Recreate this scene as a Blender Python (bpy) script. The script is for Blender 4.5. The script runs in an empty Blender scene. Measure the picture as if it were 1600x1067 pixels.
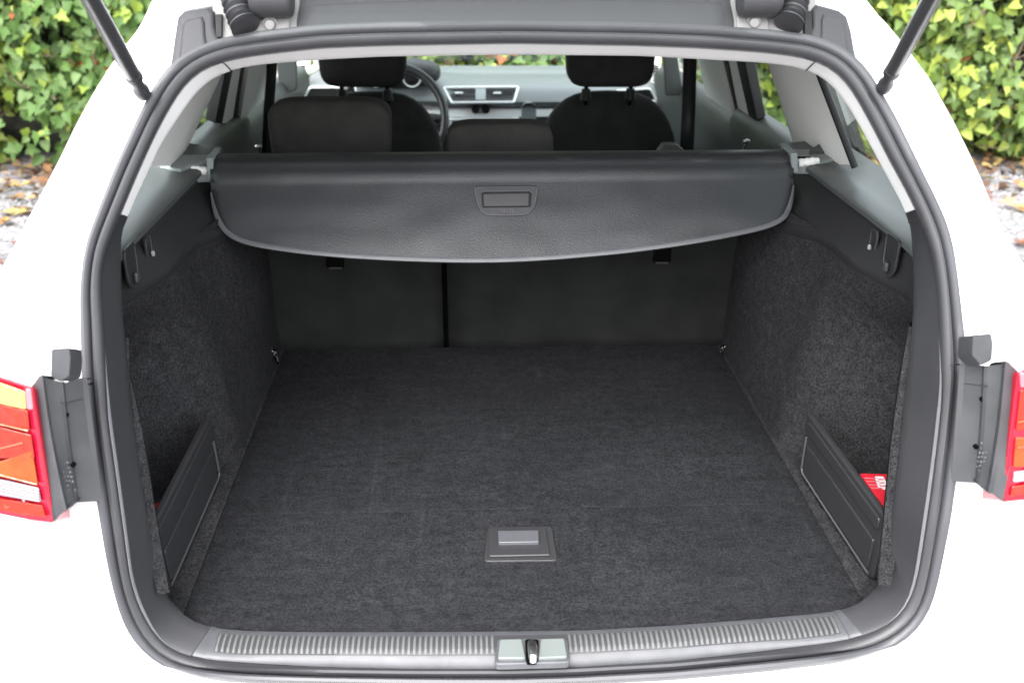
import bpy, bmesh, math, random
from mathutils import Vector, Matrix, noise
random.seed(7)
S = bpy.context.scene
COL = S.collection
R = math.radians

# ------------------------------------------------------------------ camera
CAM = Vector((-.087, -1.13, 1.596)); FOC = 1600.0
ya, pt, ro = R(2.84), R(23.7), R(.38)
FW = Vector((math.sin(ya)*math.cos(pt), math.cos(ya)*math.cos(pt), -math.sin(pt)))
_r0 = Vector((math.cos(ya), -math.sin(ya), 0)); _u0 = _r0.cross(FW)
RT = _r0*math.cos(ro)+_u0*math.sin(ro); UP = -_r0*math.sin(ro)+_u0*math.cos(ro)
cd = bpy.data.cameras.new('camera'); cam = bpy.data.objects.new('camera', cd); COL.objects.link(cam)
cam.matrix_world = Matrix(((RT.x, UP.x, -FW.x, CAM.x), (RT.y, UP.y, -FW.y, CAM.y), (RT.z, UP.z, -FW.z, CAM.z), (0, 0, 0, 1)))
cd.sensor_width = 36; cd.lens = 36; cd.clip_start = .02; cd.clip_end = 1500
cd.dof.use_dof = True; cd.dof.focus_distance = 1.75; cd.dof.aperture_fstop = 5
S.camera = cam
# ------------------------------------------------------------------ sky, sun, exposure
SUN_EL, SUN_AZ = R(56), R(200)
w = bpy.data.worlds.new('World'); S.world = w; w.use_nodes = True
nt = w.node_tree; bg = nt.nodes['Background']
sk = nt.nodes.new('ShaderNodeTexSky'); sk.sky_type = 'NISHITA'; sk.sun_disc = False
sk.sun_elevation = SUN_EL; sk.sun_rotation = SUN_AZ; sk.dust_density = 3; sk.air_density = 1.0
hs = nt.nodes.new('ShaderNodeHueSaturation'); hs.inputs['Saturation'].default_value = .22
nt.links.new(sk.outputs[0], hs.inputs['Color']); nt.links.new(hs.outputs[0], bg.inputs['Color'])
bg.inputs['Strength'].default_value = .15
sd = bpy.data.lights.new('sun', 'SUN'); sd.energy = .5; sd.angle = R(40); sd.color = (1, .97, .93)
so = bpy.data.objects.new('sun', sd); COL.objects.link(so)
sdir = Vector((math.sin(SUN_AZ)*math.cos(SUN_EL), math.cos(SUN_AZ)*math.cos(SUN_EL), math.sin(SUN_EL)))
so.rotation_euler = sdir.to_track_quat('Z', 'Y').to_euler(); so.location = (0, -3, 6)
S.view_settings.view_transform = 'Standard'; S.view_settings.look = 'None'
S.view_settings.exposure = 2.95
S.cycles.max_bounces = 14; S.cycles.diffuse_bounces = 8; S.cycles.transparent_max_bounces = 12; S.view_settings.gamma = 1

# ------------------------------------------------------------------ helpers
def ray(px, py): return FW + RT*((px-800)/FOC) - UP*((py-533.5)/FOC)
def aty(px, py, Y):
    d = ray(px, py); return CAM + d*((Y-CAM.y)/d.y)
def atz(px, py, Z):
    d = ray(px, py); return CAM + d*((Z-CAM.z)/d.z)
def atx(px, py, X):
    d = ray(px, py); return CAM + d*((X-CAM.x)/d.x)
def lerp(a, b, t): return a+(b-a)*t
def sst(t): t = max(0, min(1, t)); return t*t*(3-2*t)
def interp(tab, z):
    if z <= tab[0][0]: 
        a, b = tab[0], tab[1]
    elif z >= tab[-1][0]:
        a, b = tab[-2], tab[-1]
    else:
        for a, b in zip(tab, tab[1:]):
            if a[0] <= z <= b[0]: break
    return a[1]+(b[1]-a[1])*(z-a[0])/(b[0]-a[0])
YP = [(.5, -.15), (.595, -.04), (.612, -.003), (.66, .012), (.8, .035), (1.0, .09), (1.15, .16), (1.3, .25), (1.44, .36), (1.6, .50)]
YP2 = [(.5, -.15), (.605, .0), (.634, .045), (.66, .075), (.72, .105), (.8, .115), (1.0, .17), (1.15, .24), (1.3, .33), (1.44, .43), (1.6, .58)]
def onsurf(px, py, tab, off=0):
    d = ray(px, py); lo, hi = .3, 4
    for _ in range(50):
        m = (lo+hi)/2; p = CAM+d*m
        if p.y < interp(tab, p.z)+off: lo = m
        else: hi = m
    return CAM+d*lo
def onside(px, py, s, X0=.68, k=.45):
    d = ray(px, py); t = (X0-k*(CAM.z-1.1)-s*CAM.x)/(s*d.x+k*d.z); return CAM+d*t
def sidex(z, X0=.68, k=.45): return X0-k*(z-1.1)

def mat(name, col, rough=.5, metal=0, coat=0, spec=.5, bump=None, var=None, sheen=0):
    m = bpy.data.materials.new(name); m.use_nodes = True; t = m.node_tree; b = t.nodes['Principled BSDF']
    b.inputs['Base Color'].default_value = (*col, 1); b.inputs['Roughness'].default_value = rough
    b.inputs['Metallic'].default_value = metal; b.inputs['Coat Weight'].default_value = coat
    b.inputs['Specular IOR Level'].default_value = spec
    if sheen: b.inputs['Sheen Weight'].default_value = sheen
    tc = t.nodes.new('ShaderNodeTexCoord')
    if var:
        sc, lo, hi = var[:3]
        n = t.nodes.new('ShaderNodeTexNoise'); n.inputs['Scale'].default_value = sc; n.inputs['Detail'].default_value = var[3] if len(var) > 3 else 4
        t.links.new(tc.outputs['Object'], n.inputs['Vector'])
        r = t.nodes.new('ShaderNodeMapRange'); r.inputs[1].default_value = .3; r.inputs[2].default_value = .7
        r.inputs[3].default_value = lo; r.inputs[4].default_value = hi
        t.links.new(n.outputs[0], r.inputs[0])
        v = t.nodes.new('ShaderNodeVectorMath'); v.operation = 'SCALE'; v.inputs[0].default_value = col
        t.links.new(r.outputs[0], v.inputs['Scale']); t.links.new(v.outputs[0], b.inputs['Base Color'])
    if bump:
        kind, sc, st = bump[:3]
        n = t.nodes.new('ShaderNodeTexNoise' if kind == 'noise' else 'ShaderNodeTexVoronoi')
        n.inputs['Scale'].default_value = sc
        t.links.new(tc.outputs['Object'], n.inputs['Vector'])
        bp = t.nodes.new('ShaderNodeBump'); bp.inputs['Strength'].default_value = st; bp.inputs['Distance'].default_value = bump[3] if len(bump) > 3 else .001
        t.links.new(n.outputs[0], bp.inputs['Height']); t.links.new(bp.outputs[0], b.inputs['Normal'])
    return m

def carpet_mat(name, col, lo, hi, wear=0.0, fs=190):
    m = bpy.data.materials.new(name); m.use_nodes = True; t = m.node_tree; L = t.links; b = t.nodes['Principled BSDF']
    b.inputs['Roughness'].default_value = .95; b.inputs['Specular IOR Level'].default_value = .04
    b.inputs['Sheen Weight'].default_value = 0; b.inputs['Sheen Roughness'].default_value = .6
    tc = t.nodes.new('ShaderNodeTexCoord')
    def nz(sc, det=3, vec=None, dist=0):
        n = t.nodes.new('ShaderNodeTexNoise'); n.inputs['Scale'].default_value = sc; n.inputs['Detail'].default_value = det
        n.inputs['Distortion'].default_value = dist; n.inputs['Roughness'].default_value = .65
        L.new(vec or tc.outputs['Object'], n.inputs['Vector']); return n.outputs[0]
    def rg(v, a, bb, c, d):
        r = t.nodes.new('ShaderNodeMapRange'); r.inputs[1].default_value = a; r.inputs[2].default_value = bb
        r.inputs[3].default_value = c; r.inputs[4].default_value = d; L.new(v, r.inputs[0]); return r.outputs[0]
    def mul(a, c):
        n = t.nodes.new('ShaderNodeMath'); n.operation = 'MULTIPLY'; L.new(a, n.inputs[0])
        if isinstance(c, (int, float)): n.inputs[1].default_value = c
        else: L.new(c, n.inputs[1])
        return n.outputs[0]
    fine = nz(fs, 5); mid = nz(60, 4, dist=.6); big = nz(5, 4)
    f = mul(rg(fine, .36, .66, lo, hi), rg(mid, .3, .7, .74, 1.26)); f = mul(f, rg(big, .3, .7, .88, 1.12))
    if wear:   # brushed nap and light scuffs: they run along the load floor
        mp = t.nodes.new('ShaderNodeMapping'); mp.inputs['Scale'].default_value = (6, 26, 3); L.new(tc.outputs['Object'], mp.inputs[0])
        f = mul(f, rg(nz(1.6, 3, mp.outputs[0], .8), .35, .65, 1-wear, 1+wear))
        mq = t.nodes.new('ShaderNodeMapping'); mq.inputs['Scale'].default_value = (34, 2.2, 3); mq.inputs['Rotation'].default_value = (0, 0, .12); L.new(tc.outputs['Object'], mq.inputs[0])
        f = mul(f, rg(nz(1, 2, mq.outputs[0], .3), .62, .78, 1, 1.4))
    # lint: sparse pale flecks caught in the pile
    vo = t.nodes.new('ShaderNodeTexVoronoi'); vo.inputs['Scale'].default_value = 55; L.new(tc.outputs['Object'], vo.inputs['Vector'])
    ad = t.nodes.new('ShaderNodeMath'); ad.operation = 'ADD'; L.new(f, ad.inputs[0]); L.new(mul(rg(vo.outputs['Distance'], .05, .10, 1.6, 0), rg(nz(9, 2), .55, .7, 0, 1)), ad.inputs[1]); f = ad.outputs[0]
    v = t.nodes.new('ShaderNodeVectorMath'); v.operation = 'SCALE'; v.inputs[0].default_value = col
    L.new(f, v.inputs['Scale']); L.new(v.outputs[0], b.inputs['Base Color'])
    bp = t.nodes.new('ShaderNodeBump'); bp.inputs['Strength'].default_value = .8; bp.inputs['Distance'].default_value = .002
    L.new(nz(260, 4), bp.inputs['Height']); L.new(bp.outputs[0], b.inputs['Normal'])
    return m

def glass_mat(name, tint, refl=1.0):
    m = bpy.data.materials.new(name); m.use_nodes = True; t = m.node_tree; t.nodes.clear()
    o = t.nodes.new('ShaderNodeOutputMaterial'); tr = t.nodes.new('ShaderNodeBsdfTransparent'); tr.inputs[0].default_value = (*tint, 1)
    gl = t.nodes.new('ShaderNodeBsdfGlossy'); gl.inputs['Roughness'].default_value = .02; gl.inputs[0].default_value = (.9*refl, .9*refl, .9*refl, 1)
    fr = t.nodes.new('ShaderNodeFresnel'); ge = t.nodes.new('ShaderNodeNewGeometry'); mr = t.nodes.new('ShaderNodeMapRange')
    mr.inputs[3].default_value = 1.45; mr.inputs[4].default_value = 1/1.45
    t.links.new(ge.outputs['Backfacing'], mr.inputs[0]); t.links.new(mr.outputs[0], fr.inputs[0])   # same reflectance from both sides
    mx = t.nodes.new('ShaderNodeMixShader'); t.links.new(fr.outputs[0], mx.inputs[0]); t.links.new(tr.outputs[0], mx.inputs[1]); t.links.new(gl.outputs[0], mx.inputs[2])
    t.links.new(mx.outputs[0], o.inputs[0]); return m

MT = dict(
 paint=mat('white_paint', (0.8, 0.8, 0.8), .3, coat=.6),
 metal_white=mat('shaded_white_metal', (.20, .195, .19), .4),  # white body paint greyed to carry the shade under the tailgate
 rubber=mat('seal_rubber', (.038, .0385, .043), .48, bump=('noise', 60, .15), var=(9, .85, 1.15)),
 rubber_in=mat('seal_bulb_rubber', (.022, .022, .0245), .5, var=(14, .85, 1.15)),
 braid=mat('braided_edging', (0.1292, 0.1292, 0.1368), .7, bump=('noise', 900, 1.0)),
 plastic=mat('grained_plastic', (.030, .030, .033), .5, bump=('noise', 700, .55, .0006), var=(6, .85, 1.15)),
 sill=mat('sill_plastic', (.054, .055, .060), .45, bump=('noise', 900, .6, .0006), var=(40, .85, 1.15)),
 plastic_dark=mat('dark_plastic', (0.0167, 0.0167, 0.0175), .55, bump=('noise', 700, .4, .0006)),
 divider=mat('divider_plastic', (.021, .021, .023), .5, bump=('noise', 700, .4, .0006)),
 plastic_black=mat('black_plastic', (0.0091, 0.0091, 0.0099), .5, spec=.25),
 bracket=mat('lamp_bracket_plastic', (0.0441, 0.0456, 0.0486), .45, var=(25, .85, 1.15), bump=('noise', 500, .3, .0005)),
 panel=mat('hinge_trim_plastic', (.030, .030, .033), .55, spec=.35, bump=('noise', 900, .4, .0005)),
 carpet=carpet_mat('side_carpet', (.0225, .0225, .0238), .52, 1.75, 0, 280),
 floor_carpet=carpet_mat('floor_carpet', (.0158, .0161, .0178), .58, 1.52, .10, 260),
 seatback=mat('seat_back_felt', (.0135, .0142, .0135), .9, spec=.08, bump=('noise', 300, .4), var=(12, .8, 1.25)),
 cover=mat('leatherette', (.0225, .0245, .0265), .42, spec=.4, bump=('voronoi', 480, .55, .0007), var=(5, .88, 1.12)),
 cover_edge=mat('cover_edge_strip', (.075, .078, .083), .45),
 grey_pale=mat('pale_grey_plastic', (0.2052, 0.228, 0.2318), .4),
 ledge=mat('ledge_plastic', (.056, .061, .06), .42, bump=('noise', 600, .4, .0006), var=(7, .9, 1.1)),
 trim=mat('light_trim', (.86, .855, .83), .6, bump=('noise', 500, .2, .0005)),
 trim_white=mat('pale_headliner_trim', (.88, .87, .855), .6),
 fabric=mat('black_fabric', (.030, .030, .0295), .85, spec=.15, bump=('noise', 500, .4), var=(20, .85, 1.2)),
 fabric_head=mat('charcoal_fabric', (.042, .041, .039), .85, spec=.15, bump=('noise', 500, .4), var=(30, .85, 1.15)),
 dash=mat('dashboard_plastic', (.125, .136, .143), .36, bump=('noise', 500, .2, .0005)),
 silver=mat('brushed_silver', (0.82, 0.84, 0.86), .35, metal=.25),
 chrome=mat('chrome', (.07, .07, .072), .25, metal=1),
 steel=mat('worn_steel', (0.5, 0.49, 0.47), .3, metal=1, var=(60, .6, 1.2)),
 door=mat('door_trim', (.018, .021, .021), .5),
 strut=mat('strut_tube', (0.035, 0.035, 0.037), .28),
 red=mat('red_lens', (.32, .003, .018), .12, coat=.5),
 redorange=mat('orange_red_lens', (.26, .014, .004), .15, coat=.5, bump=('voronoi', 70, .6, .004), var=(9, .8, 1.2)),
 orange=mat('orange_lens', (.30, .05, .005), .15, coat=.5, bump=('voronoi', 60, .6, .004), var=(14, .7, 1.2)),
 cream=mat('clear_yellow_lens', (.34, .25, .08), .15, coat=.5),
 pink=mat('pale_pink_lens', (.34, .12, .14), .15, coat=.5),
 clear=mat('clear_white_lens', (.24, .19, .22), .15, coat=.5, bump=('voronoi', 120, .6)),
 pouch=mat('red_nylon', (0.45, 0.012, 0.025), .45, bump=('noise', 400, .4)),
 striker_cap=mat('striker_cap_plastic', (.12, .135, .13), .3),
 label=mat('white_label', (0.6, 0.55, 0.56), .5),
 glass=glass_mat('tinted_glass', (.87, .94, .905)),
 glass_ws=glass_mat('windscreen_glass', (0.82, 0.9, 0.87)),
 tyre=mat('tyre_rubber', (0.0152, 0.0152, 0.0152), .8),
 alloy=mat('alloy_rim', (0.5, 0.5, 0.52), .3, metal=1),
 hole=mat('black_hole', (0.003, 0.003, 0.003), .9, spec=.02),
 emboss=mat('embossed_marks', (.085, .085, .09), .5),
 blue_print=mat('blue_print', (0.08, 0.19, 0.3), .5),
)
INV = {}
def link(o, parent=None):
    COL.objects.link(o)
    if parent is not None:
        o.parent = parent
        if parent.type == 'EMPTY': o.matrix_parent_inverse = Matrix.Translation(-Vector(parent.location))
    return o
def mesh(name, vs, fs, m, parent=None, smooth=True, bevel=0, solid=0, soff=-1, seg=2, angle=40):
    me = bpy.data.meshes.new(name); me.from_pydata([tuple(v) for v in vs], [], fs); me.update()
    bm = bmesh.new(); bm.from_mesh(me); bmesh.ops.recalc_face_normals(bm, faces=bm.faces); bm.to_mesh(me); bm.free()
    for mm in (m if isinstance(m, (list, tuple)) else [m]): me.materials.append(MT[mm] if isinstance(mm, str) else mm)
    if smooth:
        me.polygons.foreach_set('use_smooth', [True]*len(me.polygons))
    o = bpy.data.objects.new(name, me); link(o, parent)
    if solid:
        s = o.modifiers.new('thick', 'SOLIDIFY'); s.thickness = solid; s.offset = soff
    if bevel:
        b = o.modifiers.new('bevel', 'BEVEL'); b.width = bevel; b.segments = seg; b.limit_method = 'ANGLE'; b.angle_limit = R(30)
    if smooth:
        try: me.set_sharp_from_angle(angle=R(angle))
        except Exception: pass
    return o
def grid(name, rows, m, parent=None, closed=False, **k):
    n = len(rows[0]); vs = [v for r in rows for v in r]; fs = []
    for i in range(len(rows)-1):
        for j in range(n if closed else n-1):
            a = i*n+j; b = i*n+(j+1) % n
            fs.append((a, b, b+n, a+n))
    return mesh(name, vs, fs, m, parent, **k)
class MB:
    def __init__(s): s.v = []; s.f = []
    def box(s, c, d, rot=None):
        n = len(s.v); c = Vector(c)
        for k in ((-1, -1, -1), (1, -1, -1), (1, 1, -1), (-1, 1, -1), (-1, -1, 1), (1, -1, 1), (1, 1, 1), (-1, 1, 1)):
            q = Vector((k[0]*d[0]/2, k[1]*d[1]/2, k[2]*d[2]/2))
            if rot is not None: q = rot @ q
            s.v.append(c+q)
        s.f += [tuple(n+i for i in f) for f in ((0, 3, 2, 1), (4, 5, 6, 7), (0, 1, 5, 4), (1, 2, 6, 5), (2, 3, 7, 6), (3, 0, 4, 7))]; return s
    def tube(s, pts, r, n=10, cap=True):
        pts = [Vector(p) for p in pts]; rs = r if isinstance(r, (list, tuple)) else [r]*len(pts); base = len(s.v)
        ref = None
        for i, p in enumerate(pts):
            t = (pts[min(i+1, len(pts)-1)]-pts[max(i-1, 0)]).normalized()
            if ref is None: ref = t.orthogonal().normalized()
            u = (ref-t*ref.dot(t)).normalized(); v = t.cross(u); ref = u
            for k in range(n):
                a = 2*math.pi*k/n; s.v.append(p+(u*math.cos(a)+v*math.sin(a))*rs[i])
        for i in range(len(pts)-1):
            for k in range(n):
                a = base+i*n+k; b = base+i*n+(k+1) % n; s.f.append((a, b, b+n, a+n))
        if cap:
            s.f.append(tuple(base+k for k in range(n))[::-1]); e = base+(len(pts)-1)*n; s.f.append(tuple(e+k for k in range(n)))
        return s
    def prism(s, outline, vec):
        n = len(s.v); k = len(outline); vec = Vector(vec)
        s.v += [Vector(p) for p in outline]+[Vector(p)+vec for p in outline]
        s.f.append(tuple(n+i for i in range(k))); s.f.append(tuple(n+k+i for i in range(k))[::-1])
        for i in range(k):
            j = (i+1) % k; s.f.append((n+i, n+j, n+k+j, n+k+i))
        return s
    def build(s, name, m, parent=None, **k): return mesh(name, s.v, s.f, m, parent, **k)
def rounded(pts, r, n=4):
    out = []; N = len(pts)
    for i in range(N):
        p = Vector(pts[i]); a = Vector(pts[i-1])-p; b = Vector(pts[(i+1) % N])-p
        d = min(r, a.length*.45, b.length*.45); p0 = p+a.normalized()*d; p1 = p+b.normalized()*d
        for k in range(n+1):
            t = k/n; out.append(p0*(1-t)**2+p*2*t*(1-t)+p1*t*t)
    return out
def thing(name, label, cat, loc=(0, 0, 0), group=None):
    o = bpy.data.objects.new(name, None); o.location = loc; COL.objects.link(o); o['label'] = label; o['category'] = cat
    if group: o['group'] = group
    return o
def tag(o, label, cat, group=None):
    o['label'] = label; o['category'] = cat
    if group: o['group'] = group
    return o
def pillow(name, c, d, m, parent, p=4.0, rx=0, n=18, q=None, taper=0, smooth=True):
    """superellipsoid cushion"""
    q = q or p; vs = []; fs = []; N = n*2
    rot = Matrix.Rotation(rx, 3, 'X')
    def sp(a, e): return math.copysign(abs(a)**e, a)
    for i in range(n+1):
        th = -math.pi/2+math.pi*i/n
        for j in range(N):
            ph = 2*math.pi*j/N
            x = sp(math.cos(th), 2/q)*sp(math.cos(ph), 2/p); y = sp(math.cos(th), 2/q)*sp(math.sin(ph), 2/p); z = sp(math.sin(th), 2/q)
            # x,z in the face plane
            X = x*d[0]/2*(1-taper*z); Y = z_ = y*d[1]/2; Z = z*d[2]/2
            vs.append(Vector(c)+rot @ Vector((X, Y, Z)))
    for i in range(n):
        for j in range(N):
            a = i*N+j; b = i*N+(j+1) % N; fs.append((a, b, b+N, a+N))
    return mesh(name, vs, fs, m, parent, angle=80)

# star-shaped pixel loops around the boot opening, resampled by angle
LC = (800, 560); NA = 240
def loop(pts):
    pl = sorted((math.atan2(y-LC[1], x-LC[0]), math.hypot(x-LC[0], y-LC[1])) for x, y in pts)
    pl = [(pl[-1][0]-2*math.pi, pl[-1][1])]+pl+[(pl[0][0]+2*math.pi, pl[0][1])]
    xy = [(a, LC[0]+r*math.cos(a), LC[1]+r*math.sin(a)) for a, r in pl]
    out = []
    for i in range(NA):
        a = -math.pi+2*math.pi*(i+.5)/NA
        for p, q in zip(xy, xy[1:]):
            if p[0] <= a <= q[0]:
                # intersect the ray at angle a with the segment p-q
                dx, dy = math.cos(a), math.sin(a); ex, ey = q[1]-p[1], q[2]-p[2]
                den = dx*ey-dy*ex
                t = ((p[1]-LC[0])*ey-(p[2]-LC[1])*ex)/den if abs(den) > 1e-9 else math.hypot(p[1]-LC[0], p[2]-LC[1])
                out.append(t); break
    for _ in range(2): out = [(out[i-1]+2*out[i]+out[(i+1) % NA])/4 for i in range(NA)]
    return [(LC[0]+out[i]*math.cos(-math.pi+2*math.pi*(i+.5)/NA), LC[1]+out[i]*math.sin(-math.pi+2*math.pi*(i+.5)/NA)) for i in range(NA)]
OUT = loop([(800,1072),(700,1072),(600,1071),(450,1068),(375,1065),(325,1061),(280,1050),(240,1030),(207,997),(190,962),(175,907),(165,860),(152,776),(138,685),(130,601),(128,540),(126,460),(129,425),(135,382),(155,330),(182,260),(209,203),(232,155),(250,125),(267,102),(300,82),(337,65),(400,53),(500,42),(600,38),(800,36),
 (1000,39),(1100,43),(1200,50),(1275,59),(1312,75),(1340,95),(1360,120),(1375,147),(1400,190),(1420,230),(1435,262),(1457,305),(1480,355),(1490,400),(1497,460),(1503,510),(1508,550),(1508,584),(1502,662),(1493,736),(1485,803),(1474,855),(1465,902),(1453,947),(1432,981),(1406,1005),(1348,1027),(1306,1035),(1180,1049),(1050,1061),(900,1069)])
INN = loop([(800,1044),(650,1044),(500,1041),(400,1036),(320,1030),(290,1024),(260,1010),(240,985),(219,942),(207,907),(199,845),(184,736),(172,652),(165,567),(162,500),(158,460),(159,425),(165,392),(182,350),(212,278),(220,260),(245,205),(270,160),(292,127),(320,105),(350,95),(400,86),(500,75),(600,71),(800,67.5),
 (1000,71),(1100,75),(1200,82),(1262,90),(1300,105),(1325,130),(1350,172),(1375,220),(1392,255),(1410,285),(1437,340),(1455,390),(1463,440),(1466,480),(1468,534),(1470,601),(1461,685),(1450,770),(1436,862),(1427,916),(1414,950),(1395,971),(1364,989),(1327,999),(1303,1003),(1180,1018),(1050,1032),(900,1041)])
# inner edge of pale header trim (upper) and grey side trim (lower)
TRI = loop([(190,352),(199,347),(207,320),(225,282),(236,260),(250,227),(265,205),(287,172),(307,142),(330,124),(350,112),(400,102),(500,94),(600,89),(800,86),(1000,88),(1200,99),(1255,107),(1277,115),(1300,132),(1325,165),(1345,200),(1362,232),(1380,265),(1402,305),(1417,335),
 (1424,352),(1427,400),(1429,470),(1424,540),(1413,640),(1400,760),(1386,860),(1373,925),(1355,948),(1312,960),(1180,972),(1050,982),(920,989),(800,991),(650,992),(500,992),(400,991),(329,987),(300,978),(280,965),(262,940),(240,860),(222,760),(205,640),(196,540),(190,470),(189,400)])
P_out = [onsurf(x, y, YP) for x, y in OUT]
P_inn = [onsurf(x, y, YP) for x, y in INN]
P_tri = [onsurf(x, y, YP2) for x, y in TRI]
_low = sorted([p.copy() for p in P_tri if p.z < .72 and abs(p.x) < .53], key=lambda p: p.x)
for i in range(NA):
    q = P_inn[i]
    if q.z < .70 and abs(q.x) < .50:
        xt = q.x*.995; w_ = 1-sst((abs(q.x)-.44)/.06)
        for a_, b_ in zip(_low, _low[1:]):
            if a_.x <= xt <= b_.x:
                P_tri[i] = P_tri[i].lerp(a_.lerp(b_, (xt-a_.x)/max(1e-6, b_.x-a_.x)), w_); break
def nrm_at(z):
    s = (interp(YP, z+.01)-interp(YP, z-.01))/.02
    return Vector((0, -1, s)).normalized()

# ================================================================== GROUND
def gravel_material():
    m = bpy.data.materials.new('gravel'); m.use_nodes = True; t = m.node_tree; L = t.links; b = t.nodes['Principled BSDF']
    b.inputs['Roughness'].default_value = .9; tc = t.nodes.new('ShaderNodeTexCoord')
    v = t.nodes.new('ShaderNodeTexVoronoi'); v.inputs['Scale'].default_value = 60; L.new(tc.outputs['Object'], v.inputs['Vector'])
    n = t.nodes.new('ShaderNodeTexNoise'); n.inputs['Scale'].default_value = 2.2; n.inputs['Detail'].default_value = 6; L.new(tc.outputs['Object'], n.inputs['Vector'])
    sp = t.nodes.new('ShaderNodeSeparateColor'); L.new(v.outputs['Color'], sp.inputs[0])
    r = t.nodes.new('ShaderNodeValToRGB'); e = r.color_ramp.elements; e[0].color = (.07, .069, .072, 1); e[1].color = (.25, .24, .245, 1); L.new(sp.outputs[0], r.inputs[0])
    mx = t.nodes.new('ShaderNodeMix'); mx.data_type = 'RGBA'; mx.blend_type = 'MULTIPLY'; mx.inputs[0].default_value = .25
    L.new(r.outputs[0], mx.inputs[6]); L.new(n.outputs['Color'], mx.inputs[7]); L.new(mx.outputs[2], b.inputs['Base Color'])
    bp = t.nodes.new('ShaderNodeBump'); bp.inputs['Strength'].default_value = .7; bp.inputs['Distance'].default_value = .01; bp.invert = True
    L.new(v.outputs['Distance'], bp.inputs['Height']); L.new(bp.outputs[0], b.inputs['Normal']); return m
MT['gravel'] = gravel_material()
g = mesh('ground', [(-400, -400, 0), (400, -400, 0), (400, 400, 0), (-400, 400, 0)], [(0, 1, 2, 3)], 'gravel'); g['kind'] = 'structure'

# ================================================================== CAR
car = thing('station_wagon', 'white station wagon seen from behind with its tailgate open over an empty dark boot', 'car', (0, 2.2, 0))

# --- weatherstrip round the opening: outer lip, groove, inner bulb
prof_o = [(0, -.004), (.0, .004), (.06, .0085), (.22, .0095), (.36, .007), (.44, .001), (.47, -.004)]
prof_i = [(.47, -.004), (.50, .003), (.58, .0085), (.72, .0105), (.86, .0085), (.95, .003), (.985, -.004)]
def sweep(prof, m, name, parent):
    rows = []
    for u, h in prof:
        rows.append([P_out[i].lerp(P_inn[i], u)+nrm_at(P_out[i].lerp(P_inn[i], u).z)*h for i in range(NA)])
    return grid(name, rows, m, parent, closed=True)
seal = sweep(prof_o, 'rubber', 'weatherstrip', car)
sweep(prof_i, 'rubber_in', 'seal_bulb', seal)
MB().tube([onsurf(128, 601, YP, -.006), onsurf(138, 600, YP, -.0098), onsurf(146, 599, YP, -.006)], .0009, 6).build('seal_joint', 'hole', seal)
# braided edging between bulb and trim, on the lower sides only
def lower(i): return P_inn[i].z < 1.06
def arc_idx(pred):
    idx = [i for i in range(NA) if pred(i)]
    st = [i for i in idx if not pred((i-1) % NA)]
    runs = []
    for s0 in st:
        r_ = [s0]; k = (s0+1) % NA
        while pred(k) and k != s0: r_.append(k); k = (k+1) % NA
        runs.append(r_)
    return runs
for run in arc_idx(lambda i: lower(i) and abs(P_inn[i].x) > .45):
    rows = []
    for u, h in ((.975, .001), (.99, .007), (1.03, .008), (1.07, .003)):
        rows.append([P_out[i].lerp(P_inn[i], 1+(u-1)*sst(min(k, len(run)-1-k)/8))+nrm_at(P_inn[i].z)*(h*sst(min(k, len(run)-1-k)/8)-.001) for k, i in enumerate(run)])
    grid('braided_edging', rows, 'braid', seal)

# --- trim lofts inside the seal
def trim_rows(run, bul, steps=8, u0=.0):
    rows = []
    for k in range(steps+1):
        t = k/steps; row = []
        for i in run:
            A = P_inn[i]+nrm_at(P_inn[i].z)*-.001; B = P_tri[i]
            C = A.lerp(B, .35)+nrm_at(A.z)*bul
            row.append(A*(1-t)**2+C*2*t*(1-t)+B*t*t)
        rows.append(row)
    # turned-in lip at the inner edge
    rows.append([P_tri[i]+Vector((0, .012, -.0))+Vector((math.copysign(.004, P_tri[i].x) if P_tri[i].z > .66 else 0, 0, -.004 if P_tri[i].z < .7 else 0)) for i in run])
    return rows
up = lambda i: TRI[i][1] < (352 if TRI[i][0] < 800 else 340)
isH = lambda i: up(i) and 350 < TRI[i][0] < 1256
isPL = lambda i: up(i) and TRI[i][0] <= 350
isPR = lambda i: up(i) and TRI[i][0] >= 1256
def ext(run): return [(run[0]-1) % NA]+run+[(run[-1]+1) % NA]
grid('header_trim', trim_rows(arc_idx(isH)[0], .006), 'trim_white', car)
for f in (isPL, isPR): 
    r_ = arc_idx(f)[0]
    grid('rear_pillar_trim', trim_rows(ext(r_)[(0 if f is isPL else 0):], .006) if False else trim_rows(r_, .006), 'trim_white', car)
dark = lambda i: not up(i)
isS = lambda i: dark(i) and TRI[i][1] > 900 and abs(P_inn[i].x) < .452
runS = arc_idx(isS)[0]
sillp = grid('sill_plate', trim_rows(runS, .016, 10), 'sill', car)
for f in (lambda i: dark(i) and not isS(i) and TRI[i][0] < 800, lambda i: dark(i) and not isS(i) and TRI[i][0] > 800):
    r_ = arc_idx(f)[0]
    # run up to the sill plate with only a hair gap
    grid('side_trim', trim_rows(r_, .010), 'plastic', car)
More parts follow.
